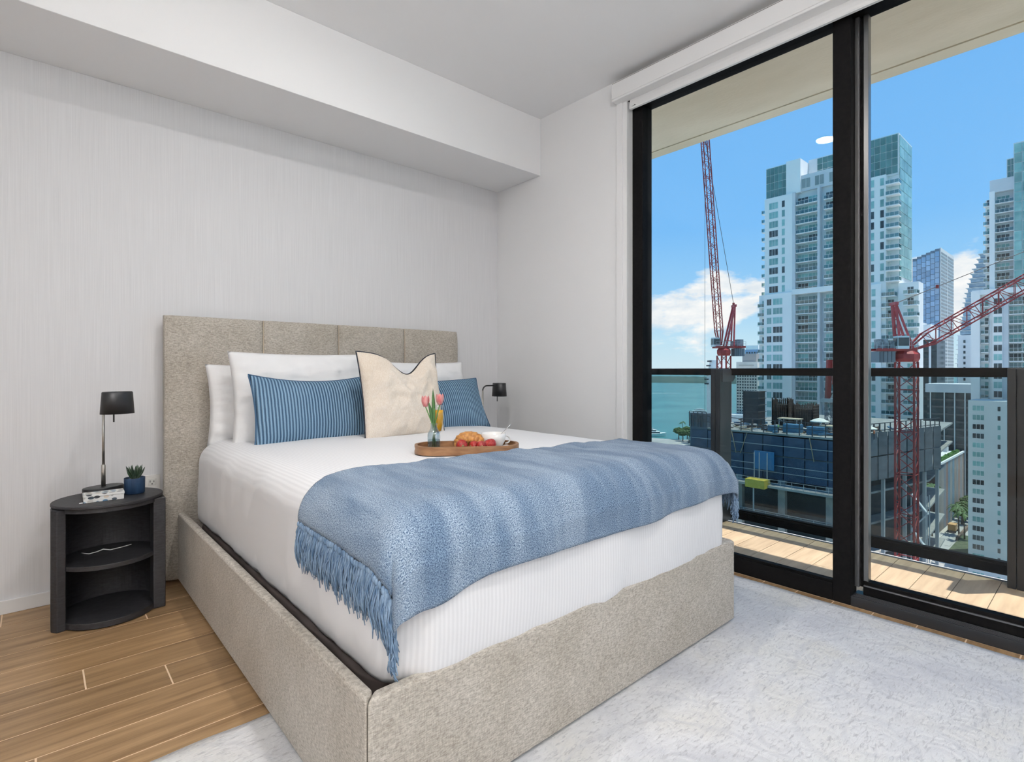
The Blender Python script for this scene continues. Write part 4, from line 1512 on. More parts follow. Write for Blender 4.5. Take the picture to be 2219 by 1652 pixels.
# crown
blk(A, 'crown_wall', stucco, XA + .5, 190, 65.4, 69.62, 56.4, 66.9)
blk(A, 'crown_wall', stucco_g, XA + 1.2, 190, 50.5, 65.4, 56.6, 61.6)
blk(A, 'crown_block', frame_w, XA + 1.15, 194, 69.7, 76.08, 56.4, 66.6)
grid_glass(A, XA + 1.1, 69.8, 76.0, 56.8, 66.4, 5, 4, greenband)
blk(A, 'crown_block', frame_w, XA + 7, 197, 50.5, 65.3, 61.6, 67.8)
grid_glass(A, XA + 6.95, 50.6, 62.8, 62.0, 67.6, 8, 3, greenband)
blk(A, 'crown_block', frame_w, XA + 1.05, 192, 40.1, 49.0, 55.2, 66.6)
grid_glass(A, XA + 1.0, 40.3, 48.6, 55.6, 66.4, 6, 5, greenband)
grid_glass(A, 40.05, XA + 1.6, 191.6, 27.0, 66.2, 3, 13, teal, face='y')
blk(A, 'wall', frame_w, XA + 1.4, 192, 40.1, 42.0, 25.0, 56.0)
for yc in (64.0, 60.2, 56.2, 52.5):
    wp(A, 'window', win_mesh('crown_window', 2.6, 3.0, 2, curtain_g), XA + 1.15, yc, 59.0)
rail_b = balcony_mesh('bay_balcony', 6.2, 1.9, 5)
rail_c = balcony_mesh('corner_balcony', 3.1, 2.6, 3, side=-1)
rail_s = balcony_mesh('small_balcony', 2.2, 1.4, 2, side=2)
gl3 = [teal, teal, teal, darkg, curtain_g]
wA1 = [win_mesh('window', 2.75, 2.1, 3, g_) for g_ in (teal, teal, darkg)]
wA2 = [win_mesh('window', 0.95, 2.1, 1, g_) for g_ in (teal, darkg)]
wA3 = [win_mesh('window', 2.9, 2.0, 3, g_) for g_ in (teal, darkg, teal)]
wA4 = [win_mesh('window', 1.45, 2.0, 2, g_) for g_ in (teal, darkg)]
doors = [win_mesh('balcony_door', 3.0, 2.4, 3, g_) for g_ in (teal, darkg, curtain_g, teal)]
for k in range(10):
    z = 53.75 - FH * k
    wp(A, 'window', rA.choice(wA1), XA, 73.25, z)
    wp(A, 'window', rA.choice(wA2), XA, 70.25, z)
    wp(A, 'window', rA.choice(wA1), XA, 47.0, z)
    wp(A, 'window', rA.choice(wA2), XA, 43.75, z)
    for yc in (63.56, 55.6):
        wp(A, 'balcony', rail_b, XA + 2.0, yc, z - 1.3)
        wp(A, 'balcony_door', rA.choice(doors), XA + 2.0, yc + 1.55, z - 0.05)
        wp(A, 'balcony_door', rA.choice(doors), XA + 2.0, yc - 1.55, z - 0.05)
    wp(A, 'balcony', rail_c, XA + 1.6, 41.2, z - 1.3)
    wp(A, 'balcony_door', rA.choice(wA4), XA + 1.6, 41.4, z - 0.1)
    wp(A, 'balcony', rail_s, XA + 3.5, 76.9, z - 1.3)
for k in range(14):
    z = 22.9 - FH * k
    wp(A, 'window', rA.choice(wA4), XA - .6, 74.4, z)
    wp(A, 'window', rA.choice(wA3), XA - .6, 71.75, z)
    wp(A, 'window', rA.choice(wA3), XA - .6, 46.6, z)
    for yc in (63.56, 55.6):
        wp(A, 'balcony', rail_b, XA + 2.0, yc, z - 1.3)
        wp(A, 'balcony_door', rA.choice(doors), XA + 2.0, yc + 1.55, z - 0.05)
        wp(A, 'balcony_door', rA.choice(doors), XA + 2.0, yc - 1.55, z - 0.05)
    wp(A, 'balcony', rail_c, XA + 1.6, 42.2, z - 1.3)
    wp(A, 'balcony_door', rA.choice(wA4), XA + 1.6, 42.0, z - 0.1)
    wp(A, 'balcony', rail_c, XA + 0.8, 37.0, z - 1.3)
    wp(A, 'balcony_door', rA.choice(wA4), XA + 0.8, 37.4, z - 0.1)
    wp(A, 'balcony', rail_s, XA + 1.5, 77.3, z - 1.3)
    wp(A, 'balcony_door', rA.choice(wA2), XA + 1.5, 77.0, z - 0.1)

# ---------------------------------------------------------------- second white tower, further along the street
B = tower('apartment_tower', 236, 22, 'white apartment tower with glazed corner, crossed by the long red crane jib')
XB = 228.0
blk(B, 'wall', stucco, XB, 250, 26.0, 27.3, GZ, 58.0)
blk(B, 'wall', stucco_g, XB + 2, 250, 21.5, 26.0, GZ, 58.0)
blk(B, 'wall', stucco, XB + 3, 248, 27.3, 28.6, GZ, 56.0)
blk(B, 'wall', frame_w, XB - 1.0, 248, 12.0, 21.5, 24.8, 71.5)
blk(B, 'crown_wall', stucco_g, XB + .2, 248, 21.5, 27.2, 57.6, 61.6)
blk(B, 'crown_block', frame_w, XB + 3, 246, 21.5, 23.5, 61.6, 68.2)
grid_glass(B, XB + 2.95, 21.6, 23.4, 62.0, 68.0, 2, 3, greenband)
grid_glass(B, XB - 1.05, 12.2, 21.4, 26.0, 71.2, 5, 15, teal)
blk(B, 'wall', stucco, XB - 1, 250, 24.1, 26.4, GZ, 25.6)
blk(B, 'wall', stucco_g, XB - .6, 250, 22.7, 24.1, GZ, 25.6)
blk(B, 'wall', stucco_g, XB + 1, 250, 10.0, 22.7, GZ, 25.6)
blk(B, 'wall', stucco, XB + .6, 250, 26.4, 29.4, GZ, 26.0)
blk(B, 'wall', stucco, XB - 1.5, 246, 29.4, 31.6, GZ, 26.4)
blk(B, 'ledge', stucco, XB - 1.2, XB + 1, 10.0, 31.4, 25.2, 26.8)
bb_b = balcony_mesh('bay_balcony', 4.4, 1.9, 4)
bb_c = balcony_mesh('side_balcony', 1.9, 1.6, 2, side=1)
bb_r = balcony_mesh('long_balcony', 5.2, 1.8, 5)
wB = [win_mesh('window', 2.0, 2.0, 2, g_) for g_ in (teal, darkg, darkg)]
FB = 3.05
for k in range(11):
    z = 55.3 - FB * k
    if z > 27:
        wp(B, 'balcony', bb_b, XB + 2.0, 23.75, z - 1.3)
        wp(B, 'balcony_door', rA.choice(doors), XB + 2.0, 24.2, z - .05)
        wp(B, 'balcony', bb_c, XB + 3.0, 28.0, z - 1.3)
        wp(B, 'balcony_door', rA.choice(wA2), XB + 3.0, 27.8, z - .1)
for k in range(13):
    z = 22.8 - 2.93 * k
    wp(B, 'window', rA.choice(wB), XB - 1.0, 25.15, z)
    wp(B, 'balcony', bb_c, XB + 0.6, 28.3, z - 1.3)
    wp(B, 'balcony_door', rA.choice(wA2), XB + 0.6, 28.0, z - .1)
    for yc in (20.0, 14.6):
        wp(B, 'balcony', bb_r, XB + 1.0, yc, z - 1.3)
        wp(B, 'balcony_door', rA.choice(doors), XB + 1.0, yc + 1.2, z - .05)
        wp(B, 'balcony_door', rA.choice(doors), XB + 1.0, yc - 1.6, z - .05)

# the plain white block at its foot
BB = tower('apartment_block', 216, 26, 'plain pale block with a column of triple windows, seen through the railing glass')
stucco_s = M('pale_render', (0.70, 0.74, 0.74), 0.85, col2=(0.62, 0.67, 0.67), nscale=(0.1, 0.1, 0.05))
blk(BB, 'wall', stucco_s, 210, 224, 14.0, 29.95, GZ, -8.0)
wBB = [win_mesh('window', 2.7, 1.55, 3, g_) for g_ in (teal, teal, darkg)]
wBn = [win_mesh('window', 0.75, 1.45, 1, g_) for g_ in (teal, darkg)]
for k in range(19):
    z = -10.2 - 2.76 * k
    wp(BB, 'window', rA.choice(wBB), 210, 27.6, z)
    wp(BB, 'window', rA.choice(wBn), 210, 23.0, z)
    wp(BB, 'window', rA.choice(wBB), 210, 18.6, z)

# ---------------------------------------------------------------- distant towers
C = tower('office_tower', 690, 125, 'blue mirror-glass office tower with a white gridded side wall')
blk(C, 'core', M('tower_grey', (0.20, 0.24, 0.30), 0.5), 656, 716, 114.4, 136.0, GZ, 112.0)
ys = [136.2, 132.5, 128.8, 125.1, 121.5, 117.9, 114.34]
tops = [112.0, 113.4, 114.8, 116.2, 117.4, 118.6]
for i_ in range(6):
    blk(C, 'bay', M('tower_grey', (0.2, 0.24, 0.3)), 655.3 - 0.5 * i_, 700, ys[i_ + 1], ys[i_], GZ, tops[i_])
    w = ys[i_] - ys[i_ + 1]
    me = MB().box(-.25, .1, -w / 2 + .22, w / 2 - .22, -2.35, 2.35).mesh('pane', sky_glass)
    for j in range(25):
        z = tops[i_] - 5.0 - 5.2 * j
        wp(C, 'pane', me, 655.3 - 0.5 * i_, (ys[i_] + ys[i_ + 1]) / 2, z)
white_grid = M('pale_precast', (0.72, 0.71, 0.70), 0.8)
blk(C, 'side_wall', white_grid, 653.5, 716, 113.6, 114.4, GZ, 119.5)
m = MB()
for j in range(48):
    z = 114.0 - 3.5 * j
    for q in range(2):
        for r2 in range(6):
            x0 = 656 + q * 31 + r2 * 4.7
            m.box(x0, x0 + 3.4, 113.3, 113.65, z, z + 1.7)
m.build('side_windows', M('grey_windows', (0.30, 0.31, 0.33), 0.3), C)['kind'] = 'stuff'

Dt = tower('curved_tower', 590, 76, 'pale glass tower whose side sweeps out in stepped balconies')
pale_glass = M('pale_blue_glass', (0.22, 0.34, 0.46), 0.10, col2=(0.45, 0.55, 0.63), nscale=(0.2, 0.25, 0.6), rnd=0.3)
sil = [(98, 75.0), (90, 77.2), (82, 80.2), (70, 83.4), (58, 85.8), (45, 87.6), (30, 89.4), (10, 91.0), (-70, 92.5)]
z = -20.0
while z < 97:
    for (za, ya), (zb, yb) in zip(sil[:-1], sil[1:]):
        if zb <= z <= za:
            yl = ya + (yb - ya) * (za - z) / (za - zb)
            break
    st_ = MB().box(580, 610, 60, yl - 1.4, z, z + 3.1).build('storey', pale_glass, Dt)
    MB().box(579.2, 610, 60, yl, z + 3.1, z + 3.5).build('floor_slab', frame_w, st_)
    z += 3.9
blk(Dt, 'core', pale_glass, 581, 609, 60, 88, GZ, -20)

E_ = tower('slab_block', 392, 57, 'blank white slab block with one column of black windows')
blk(E_, 'wall', stucco, 386, 405, 53.0, 59.4, GZ, 20.5)
blk(E_, 'wall', stucco, 388, 405, 51.0, 53.0, GZ, 19.0)
me = MB().box(-.15, .1, -.45, .45, -.75, .75).mesh('window', darkg)
for k in range(16):
    wp(E_, 'window', me, 386, 56.6, 17.0 - 3.0 * k)

Fb = tower('office_block', 356, 66, 'dark glazed office block between white piers behind the crane cab')
blk(Fb, 'core', darkg, 345, 365, 61.5, 69.8, GZ, 16.8)
for ya, yb, zt in ((67.2, 68.2, 25.3), (63.8, 64.7, 15.6), (69.3, 69.9, 26.5)):
    blk(Fb, 'pier', frame_w, 344.4, 365, ya, yb, GZ, zt)
blk(Fb, 'penthouse', stucco, 344.0, 362, 63.9, 68.2, 16.8, 24.7)
for k in range(18):
    blk(Fb, 'spandrel', M('dark_spandrel', (0.05, 0.055, 0.06), 0.4), 344.6, 345.0, 64.7, 67.2, 14.4 - 3.9 * k, 15.2 - 3.9 * k)

G_ = tower('dark_office', 326, 53, 'low dark glass office with thin white fins and a pale roof parapet')
blk(G_, 'core', darkg, 319, 340, 44.0, 60.5, GZ, -9.4)
blk(G_, 'parapet', stucco_g, 317.5, 341, 43.5, 61.0, -9.4, -5.4)
for k in range(9):
    blk(G_, 'spandrel', M('grey_spandrel', (0.10, 0.10, 0.105), 0.4), 318.6, 319.0, 44.0, 60.5, -13.2 - 3.4 * k, -12.4 - 3.4 * k)
for ya in (59.2, 54.0, 50.2, 46.5):
    blk(G_, 'fin', frame_w, 318.2, 319.0, ya - .18, ya + .18, GZ, -9.4)

Hh = tower('hotel_block', 425, 192, 'cream hotel block with a regular grid of dark square windows')
beige = M('cream_precast', (0.66, 0.62, 0.55), 0.8, col2=(0.72, 0.68, 0.61), nscale=(0.2, 0.2, 0.2))
blk(Hh, 'wall', beige, 415, 440, 184.0, 200.5, GZ, 7.6)
blk(Hh, 'roof_block', M('roof_louvre', (0.35, 0.34, 0.33), 0.7), 420, 436, 187, 198, 7.6, 14.0)
m = MB()
for j in range(18):
    for q in range(8):
        yc = 185.2 + q * 2.0
        m.box(414.9, 415.2, yc - .62, yc + .62, 0.2 - 2.25 * j, 1.5 - 2.25 * j)
m.build('window_grid', darkg, Hh)['kind'] = 'stuff'
m = MB()
rr_ = random.Random(3)
for q in range(14):
    yc = 187.0 + q * 0.85
    m.box(414.85, 415.0, yc - .25, yc + .25, 4.2, 5.3)
m.build('roof_lettering', M('faded_letters', (0.50, 0.46, 0.40), 0.8), Hh)['kind'] = 'stuff'
blk(Hh, 'porte_cochere', stucco, 400, 414, 182, 201, -40, -33)

Ib = tower('apartment_block', 605, 271, 'blue grey apartment block rising behind the hotel')
blk(Ib, 'wall', M('blue_render', (0.30, 0.42, 0.60), 0.8), 596, 615, 262.0, 278.0, GZ, 24.0)
blk(Ib, 'roof', stucco, 596, 615, 263.0, 277.0, 24.0, 28.5)
m = MB()
for j in range(22):
    for q in range(5):
        yc = 264.0 + q * 2.9
        m.box(595.7, 596.1, yc - .8, yc + .8, 19.5 - 3.1 * j, 21.4 - 3.1 * j)
m.build('window_grid', darkg, Ib)['kind'] = 'stuff'

Jb = tower('terraced_block', 455, 240, 'small white terraced block with projecting dark balconies beside the crane mast')
for k in range(6):
    blk(Jb, 'storey', stucco, 448, 462, 234.0, 243.6 - 0.9 * max(0, k - 2), -14 + 4 * k if k else GZ, -10 + 4 * k)
    blk(Jb, 'balcony', M('dark_balcony', (0.06, 0.06, 0.065), 0.6), 446.6, 460, 241.5 - 0.9 * max(0, k - 2), 245.0 - 0.9 * max(0, k - 2), -11.6 + 4 * k, -10.4 + 4 * k)

# ---------------------------------------------------------------- building under construction
K = thing('construction_building', (115, 42, GZ), 'concrete building under construction wrapped in blue netting', 'building')
kconc = M('site_concrete', (0.26, 0.26, 0.25), 0.9, col2=(0.38, 0.38, 0.36), nscale=(0.5, 0.5, 0.5))
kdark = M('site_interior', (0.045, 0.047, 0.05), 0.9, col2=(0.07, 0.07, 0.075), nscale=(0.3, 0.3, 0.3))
netm = M('blue_netting', (0.028, 0.052, 0.10), 0.7, col2=(0.055, 0.095, 0.16), nscale=(0.6, 0.6, 1.4), nramp=(0.3, 0.7), rnd=0.35)
netg = M('grey_netting', (0.075, 0.095, 0.115), 0.7, col2=(0.13, 0.155, 0.175), nscale=(0.6, 0.6, 1.4), rnd=0.35)
steel_d = M('site_steel', (0.05, 0.055, 0.065), 0.5)
steel_l = M('galvanised', (0.42, 0.44, 0.46), 0.5, metal=0.3)
foot = [(100.0, 58.0), (100.0, 28.4), (128.0, 22.4), (150.0, 24.0), (150.0, 56.2), (113.0, 56.2)]
lev = [-10.35, -14.4, -19.6, -24.8, -30.2, -35.6, -41.0, -46.4]
for i_, z in enumerate(lev):
    p_ = foot if i_ < 2 else [(99.0, 56.0), (99.0, 29.2), (126.0, 23.6), (148.0, 25.0), (148.0, 55.0), (110.0, 55.0)]
    MB().prism(p_, z - 0.35, z).build('floor_slab', kconc, K)
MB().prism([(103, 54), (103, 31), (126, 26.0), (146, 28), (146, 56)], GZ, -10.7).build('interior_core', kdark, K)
# netting panels on the street front and along the receding side
yy = [57.6, 54.0, 50.4, 46.8, 43.2, 39.6, 36.0, 32.4, 28.6]
for a, b_ in zip(yy[:-1], yy[1:]):
    for z0, z1, mt in ((-14.3, -10.9, netm), (-18.6, -14.5, netm)):
        MB().box(99.72, 99.80, b_ + .08, a - .08, z0, z1).build('netting_panel', mt, K)
for k in range(9):
    q0, q1 = k / 9, (k + 1) / 9
    ax, ay = 100 + 28 * q0, 28.4 - 6.0 * q0
    bx, by = 100 + 28 * (q1 - .012), 28.4 - 6.0 * (q1 - .012)
    n_ = Vector((-6.0, -28.0, 0)).normalized() * 0.25
    for z0, z1 in ((-13.3, -9.4), (-17.4, -13.5)):
        MB().add([(ax + n_.x, ay + n_.y, z0), (bx + n_.x, by + n_.y, z0), (bx + n_.x, by + n_.y, z1), (ax + n_.x, ay + n_.y, z1),
                  (ax + n_.x * 1.4, ay + n_.y * 1.4, z0), (bx + n_.x * 1.4, by + n_.y * 1.4, z0), (bx + n_.x * 1.4, by + n_.y * 1.4, z1), (ax + n_.x * 1.4, ay + n_.y * 1.4, z1)],
                 [(0, 1, 2, 3), (7, 6, 5, 4), (0, 4, 5, 1), (1, 5, 6, 2), (2, 6, 7, 3), (3, 7, 4, 0)]).build('netting_panel', netg, K)
# columns, edge rails, ledge guard rails
for yc in (39.8, 47.5, 55.0, 32.0):
    MB().box(99.4, 100.4, yc - .6, yc + .6, GZ, -18.6).build('column', kconc, K)
for q in (0.12, 0.30, 0.55, 0.80, 0.97):
    MB().box(100 + 28 * q - .25, 100 + 28 * q + .25, 28.2 - 6 * q, 28.7 - 6 * q, GZ, -17.6).build('column', steel_l, K)


def guard(p, q, h, n_, name='guard_rail', mt=steel_d, w=0.07):
    m_ = MB()
    p, q = Vector(p), Vector(q)
    for f_ in (0.5, 1.0):
        m_.bar(p + Vector((0, 0, h * f_)), q + Vector((0, 0, h * f_)), w)
    for k_ in range(n_ + 1):
        c_ = p.lerp(q, k_ / n_)
        m_.bar(c_, c_ + Vector((0, 0, h)), w * 1.2)
    return m_.build(name, mt, K)


guard((99.7, 57.6, -10.35), (99.7, 28.6, -10.35), 2.3, 14, w=0.12)
guard((100, 28.3, -10.35), (127.8, 22.4, -10.35), 2.4, 16, w=0.12)
MB().box(96.6, 99.6, 29.4, 56.0, -19.7, -19.3).build('ledge', kconc, K)
guard((96.7, 56.0, -19.3), (96.7, 29.4, -19.3), 1.1, 14, mt=steel_l, w=0.06)
MB().box(94.4, 97.2, 29.0, 52.0, -25.2, -24.4).build('kerb', kconc, K)
guard((94.6, 52.0, -24.4), (94.6, 29.0, -24.4), 1.0, 12, mt=steel_l, w=0.05)
for z in (-12.6, -16.2, -17.4):
    MB().box(99.62, 99.72, 28.7, 57.4, z, z + 0.12).build('netting_batten', steel_l, K)
MB().box(98.9, 99.15, 40.9, 44.4, -17.0, -13.7).build('blue_sheet', M('blue_sheet', (0.03, 0.16, 0.34), 0.6, col2=(0.045, 0.20, 0.40), nscale=(2, 2, 2)), K)
MB().box(95.2, 97.6, 41.0, 44.4, -19.8, -18.35).build('loading_platform', M('yellow_paint', (0.42, 0.33, 0.03), 0.6, col2=(0.55, 0.44, 0.06), nscale=(2, 2, 2)), K)
for yc in (41.6, 43.0, 43.9):
    MB().bar((97.8, yc, -18.4), (97.8, yc, -13.8), 0.14).build('prop', steel_l, K)
MB().bar((96.2, 43.3, -24.4), (96.2, 43.3, -19.8), 0.2).build('prop', steel_l, K)
MB().box(99.9, 102, 54.2, 57.9, -18, -7.6).build('corner_screen', M('screen_glass', (0.07, 0.10, 0.14), 0.3), K)
guard((99.6, 57.9, -10.3), (99.6, 54.2, -10.3), 3.0, 4, w=0.12)
for ang, y_ in ((0.5, 49.0), (-0.6, 46.0), (0.4, 35.2)):
    MB().bar((99.5, y_, -10.6), (99.3, y_ - ang * 2.0, -14.6), 0.10).build('raker', M('timber_prop', (0.40, 0.30, 0.18), 0.8), K)


def site(name, mat, label, cat, *b, **kw):
    o = MB().box(*b).build(name, mat, origin=((b[0] + b[1]) / 2, (b[2] + b[3]) / 2, b[4]))
    return tag(o, label, cat, kw.get('group'))


# loose things on the working deck
t = thing('stair_tower', (112.5, 50.5, -10.35), 'dark mesh-clad stair tower standing on the site deck', 'stair tower')
MB().box(110.6, 114.0, 48.9, 52.0, -10.35, -3.4).build('mesh_cladding', M('black_mesh', (0.030, 0.032, 0.036), 0.8, col2=(0.06, 0.065, 0.07), nscale=(4, 4, 1.5)), t)
for k in range(5):
    MB().box(110.4, 114.2, 48.7, 52.2, -9.0 + 1.4 * k, -8.9 + 1.4 * k).build('scaffold_ring', steel_d, t)
rust = M('rebar_rust', (0.075, 0.048, 0.038), 0.9, col2=(0.13, 0.085, 0.06), nscale=(3, 3, 1))
for nm, cx, cy, w, d_, h, lb in (('rebar_cage', 113.0, 45.0, 2.6, 3.0, 5.6, 'rusty rebar cage beside the dark stair tower'),
                                 ('rebar_cage', 115.5, 41.5, 3.2, 3.6, 4.6, 'lower rusty rebar cage next to the timber formwork'),
                                 ('rebar_cage', 116.0, 33.0, 3.0, 3.2, 5.0, 'rebar cage behind the concrete pump mast')):
    t = thing(nm, (cx, cy, -10.35), lb, 'rebar cage')
    m = MB()
    for a in range(9):
        for s in (-1, 1):
            m.bar((cx + s * w / 2, cy - d_ / 2 + d_ * a / 8, -10.35), (cx + s * w / 2, cy - d_ / 2 + d_ * a / 8, -10.35 + h + .3 * math.sin(a * 7)), 0.14)
            m.bar((cx - w / 2 + w * a / 8, cy + s * d_ / 2, -10.35), (cx - w / 2 + w * a / 8, cy + s * d_ / 2, -10.35 + h + .3 * math.cos(a * 5)), 0.14)
    m.build('vertical_bars', rust, t)
    m = MB()
    for a in range(8):
        z = -10.0 + (h - .6) * a / 7
        m.box(cx - w / 2 - .05, cx + w / 2 + .05, cy - d_ / 2 - .05, cy - d_ / 2 + .05, z, z + .12)
        m.box(cx - w / 2 - .05, cx + w / 2 + .05, cy + d_ / 2 - .05, cy + d_ / 2 + .05, z, z + .12)
        m.box(cx - w / 2 - .05, cx - w / 2 + .05, cy - d_ / 2, cy + d_ / 2, z, z + .12)
    m.build('ties', rust, t)
    MB().box(cx - w / 2 + .25, cx + w / 2 - .25, cy - d_ / 2 + .25, cy + d_ / 2 - .25, -10.35, -10.35 + h * .8).build('inner_form', M('form_dark', (0.05, 0.04, 0.035), 0.9), t)
ply = M('formwork_ply', (0.45, 0.36, 0.24), 0.8, col2=(0.62, 0.53, 0.40), nscale=(1, 1, 3))
for k, (cx, cy, w, d_, h, lb) in enumerate(((108.5, 41.8, 2.2, 3.2, 2.0, 'timber formwork frame beside the lower rebar cage'), (104.5, 33.0, 2.0, 3.4, 1.5, 'low timber formwork frame near the deck edge'),
                                            (106.0, 30.0, 2.0, 2.6, 2.2, 'timber formwork frame beside the sun umbrella'))):
    t = thing('formwork_frame', (cx, cy, -10.35), lb, 'formwork')
    for s in (-1, 1):
        for q in (-1, 1):
            MB().bar((cx + s * w / 2, cy + q * d_ / 2, -10.35), (cx + s * w / 2, cy + q * d_ / 2, -10.35 + h), 0.16).build('leg', steel_l, t)
    MB().box(cx - w / 2 - .2, cx + w / 2 + .2, cy - d_ / 2 - .3, cy + d_ / 2 + .3, -10.35 + h, -10.35 + h + .18).build('table', ply, t)
    MB().bar((cx - w / 2, cy - d_ / 2, -10.2), (cx - w / 2, cy + d_ / 2, -10.35 + h), 0.10).build('brace', steel_l, t)
tarp = M('blue_tarp', (0.05, 0.16, 0.28), 0.6, col2=(0.09, 0.23, 0.36), nscale=(1, 1, 1))
for k, (b, lb) in enumerate((((101.5, 103.5, 37.6, 40.4, -10.35, -8.7), 'blue wrapped pallet beside the worker in the green vest'),
                             ((102.0, 104.0, 33.8, 36.6, -10.35, -8.9), 'blue wrapped pallet under the umbrella'),
                             ((101.2, 102.6, 41.6, 43.0, -10.35, -9.2), 'small blue crate at the deck edge'))):
    t = thing('wrapped_pallet', ((b[0] + b[1]) / 2, (b[2] + b[3]) / 2, b[4]), lb, 'pallet')
    MB().box(*b[:4], b[4] + .14, b[5]).build('wrapped_load', tarp, t, bevel=0.06)
    MB().box(b[0] - .05, b[1] + .05, b[2] - .05, b[3] + .05, b[4], b[4] + .14).build('pallet_base', ply, t)
for (cx, cy, zb, h, rr2, lb) in ((104.8, 35.4, -10.35, 2.9, 1.5, 'white sun umbrella standing on the site deck'), (104.0, 28.1, -10.35, 2.3, 1.7, 'cream sun umbrella at the corner of the site deck')):
    t = thing('sun_umbrella', (cx, cy, zb), lb, 'umbrella')
    MB().lathe([(0, h), (rr2 * .5, h - .22), (rr2, h - .6), (rr2, h - .75), (rr2 * .5, h - .34), (0, h - .1)], (cx, cy, zb), 10).build('canopy', M('umbrella_cream', (0.78, 0.76, 0.68), 0.8), t)
    MB().tube([(cx, cy, zb), (cx, cy, zb + h - .1)], 0.04, 6).build('pole', steel_l, t)


def worker(x, y, z, shirt, label):
    """Small standing figure grown with a skin modifier: one continuous body, clothing colours by height."""
    J = [(0, 0, .92), (0, 0, 1.15), (0, 0, 1.42), (0, 0, 1.56), (0, 0, 1.70), (.19, 0, 1.38), (.26, .04, 1.12), (.22, .16, .92), (-.19, 0, 1.38), (-.27, .02, 1.10), (-.24, .10, .88),
         (.10, 0, .86), (.12, .02, .48), (.13, 0, .08), (.13, .12, .04), (-.10, 0, .86), (-.13, -.02, .48), (-.15, 0, .08), (-.15, .12, .04)]
    Ed = [(0, 1), (1, 2), (2, 3), (3, 4), (2, 5), (5, 6), (6, 7), (2, 8), (8, 9), (9, 10), (0, 11), (11, 12), (12, 13), (13, 14), (0, 15), (15, 16), (16, 17), (17, 18)]
    Rr = [.15, .14, .15, .06, .11, .07, .05, .04, .07, .05, .04, .10, .07, .05, .045, .10, .07, .05, .045]
    me_ = bpy.data.meshes.new('person')
    me_.from_pydata(J, Ed, [])
    o = bpy.data.objects.new('person', me_)
    COL.objects.link(o)
    sk = o.modifiers.new('skin', 'SKIN')
    for v_, r_ in zip(me_.skin_vertices[0].data, Rr):
        v_.radius = (r_, r_ * .8)
    me_.skin_vertices[0].data[0].use_root = True
    o.modifiers.new('smooth', 'SUBSURF').levels = 1
    mm = bpy.data.materials.new('work_clothes')
    mm.use_nodes = True
    nt = mm.node_tree
    tcn = nn(nt, 'ShaderNodeTexCoord')
    sp_ = nn(nt, 'ShaderNodeSeparateXYZ')
    lk(nt, tcn.outputs['Object'], sp_.inputs[0])
    rp = ramp(nt, mathn(nt, 'MULTIPLY', sp_.outputs['Z'], 0.5), [(0.0, (0.05, 0.05, 0.07)), (0.47, shirt), (0.735, (0.35, 0.22, 0.16)), (0.85, (0.75, 0.75, 0.72))], 'CONSTANT')
    lk(nt, rp.outputs[0], nt.nodes['Principled BSDF'].inputs['Base Color'])
    me_.materials.append(mm)
    o.location = (x, y, z)
    tag(o, label, 'person')
    return o


worker(100.9, 40.9, -10.35, (0.35, 0.65, 0.20), 'site worker in a green vest standing at the deck edge')
worker(103.2, 26.6, -10.7 + .35, (0.70, 0.20, 0.08), 'site worker in an orange vest beside the cream umbrella')

# loose boards, bar bundles and offcuts that litter the deck
rS = random.Random(77)
m = MB()
for k in range(260):
    x = rS.uniform(100.8, 122)
    y_ = rS.uniform(30.5 - (x - 100) * .12, 54)
    a = rS.uniform(0, 3.14)
    L_ = rS.uniform(.5, 2.4)
    z_ = -10.35 + rS.uniform(.05, .5)
    m.bar((x, y_, z_), (x + L_ * math.cos(a), y_ + L_ * math.sin(a), z_ + rS.uniform(-.04, .12)), rS.uniform(.12, .5), rS.uniform(.08, .4), rS.choice((0, 1, 1, 2, 3, 3)))
for k in range(40):
    x, y_ = rS.uniform(104, 124), rS.uniform(29, 53)
    m.bar((x, y_, -10.35), (x, y_, -10.35 + rS.uniform(.9, 2.2)), 0.09, 0.09, 1)
o = m.build('site_clutter', [ply, rust, MATS['pipe_white'] if 'pipe_white' in MATS else M('pipe_white', (0.75, 0.74, 0.70), 0.5), tarp], origin=(110, 42, -10.35))
tag(o, 'loose boards, bars and offcuts littering the site deck', 'building materials', kind='stuff')

# concrete pump mast
t = thing('concrete_pump', (110.5, 35.7, -10.35), 'red concrete placing boom folded upright on its grey mast', 'pump')
crane_red = M('crane_red', (0.27, 0.016, 0.018), 0.5, col2=(0.38, 0.035, 0.03), nscale=(0.8, 0.8, 0.8))
m = MB()
for s in (-1, 1):
    for q in (-1, 1):
        m.bar((110.5 + s * .5, 35.7 + q * .5, -10.35), (110.5 + s * .5, 35.7 + q * .5, -4.6), 0.16)
for k in range(5):
    z = -10.2 + 1.15 * k
    for s in (-1, 1):
        m.bar((110.0, 35.7 + s * .5, z), (111.0, 35.7 + s * .5, z + 1.1), 0.08)
        m.bar((110.5 + s * .5, 35.2, z), (110.5 + s * .5, 36.2, z + 1.1), 0.08)
m.build('mast', M('pump_grey', (0.22, 0.22, 0.23), 0.6), t)
MB().box(109.2, 111.8, 34.6, 36.8, -4.9, -4.2).build('platform', steel_l, t)
MB().bar((110.5, 35.9, -4.2), (110.7, 35.7, 3.0), 0.75, 0.75).build('boom', crane_red, t)
MB().bar((110.6, 34.8, 3.0), (110.6, 34.9, -1.6), 0.50).build('folded_boom', M('boom_orange', (0.60, 0.08, 0.05), 0.5), t)
MB().tube([(110.5, 34.3, 2.6), (110.5, 34.2, -1.5), (110.5, 34.9, -3.2), (110.5, 35.4, -4.2)], 0.14, 8).build('delivery_pipe', M('pipe_white', (0.75, 0.74, 0.70), 0.5), t, smooth=True)


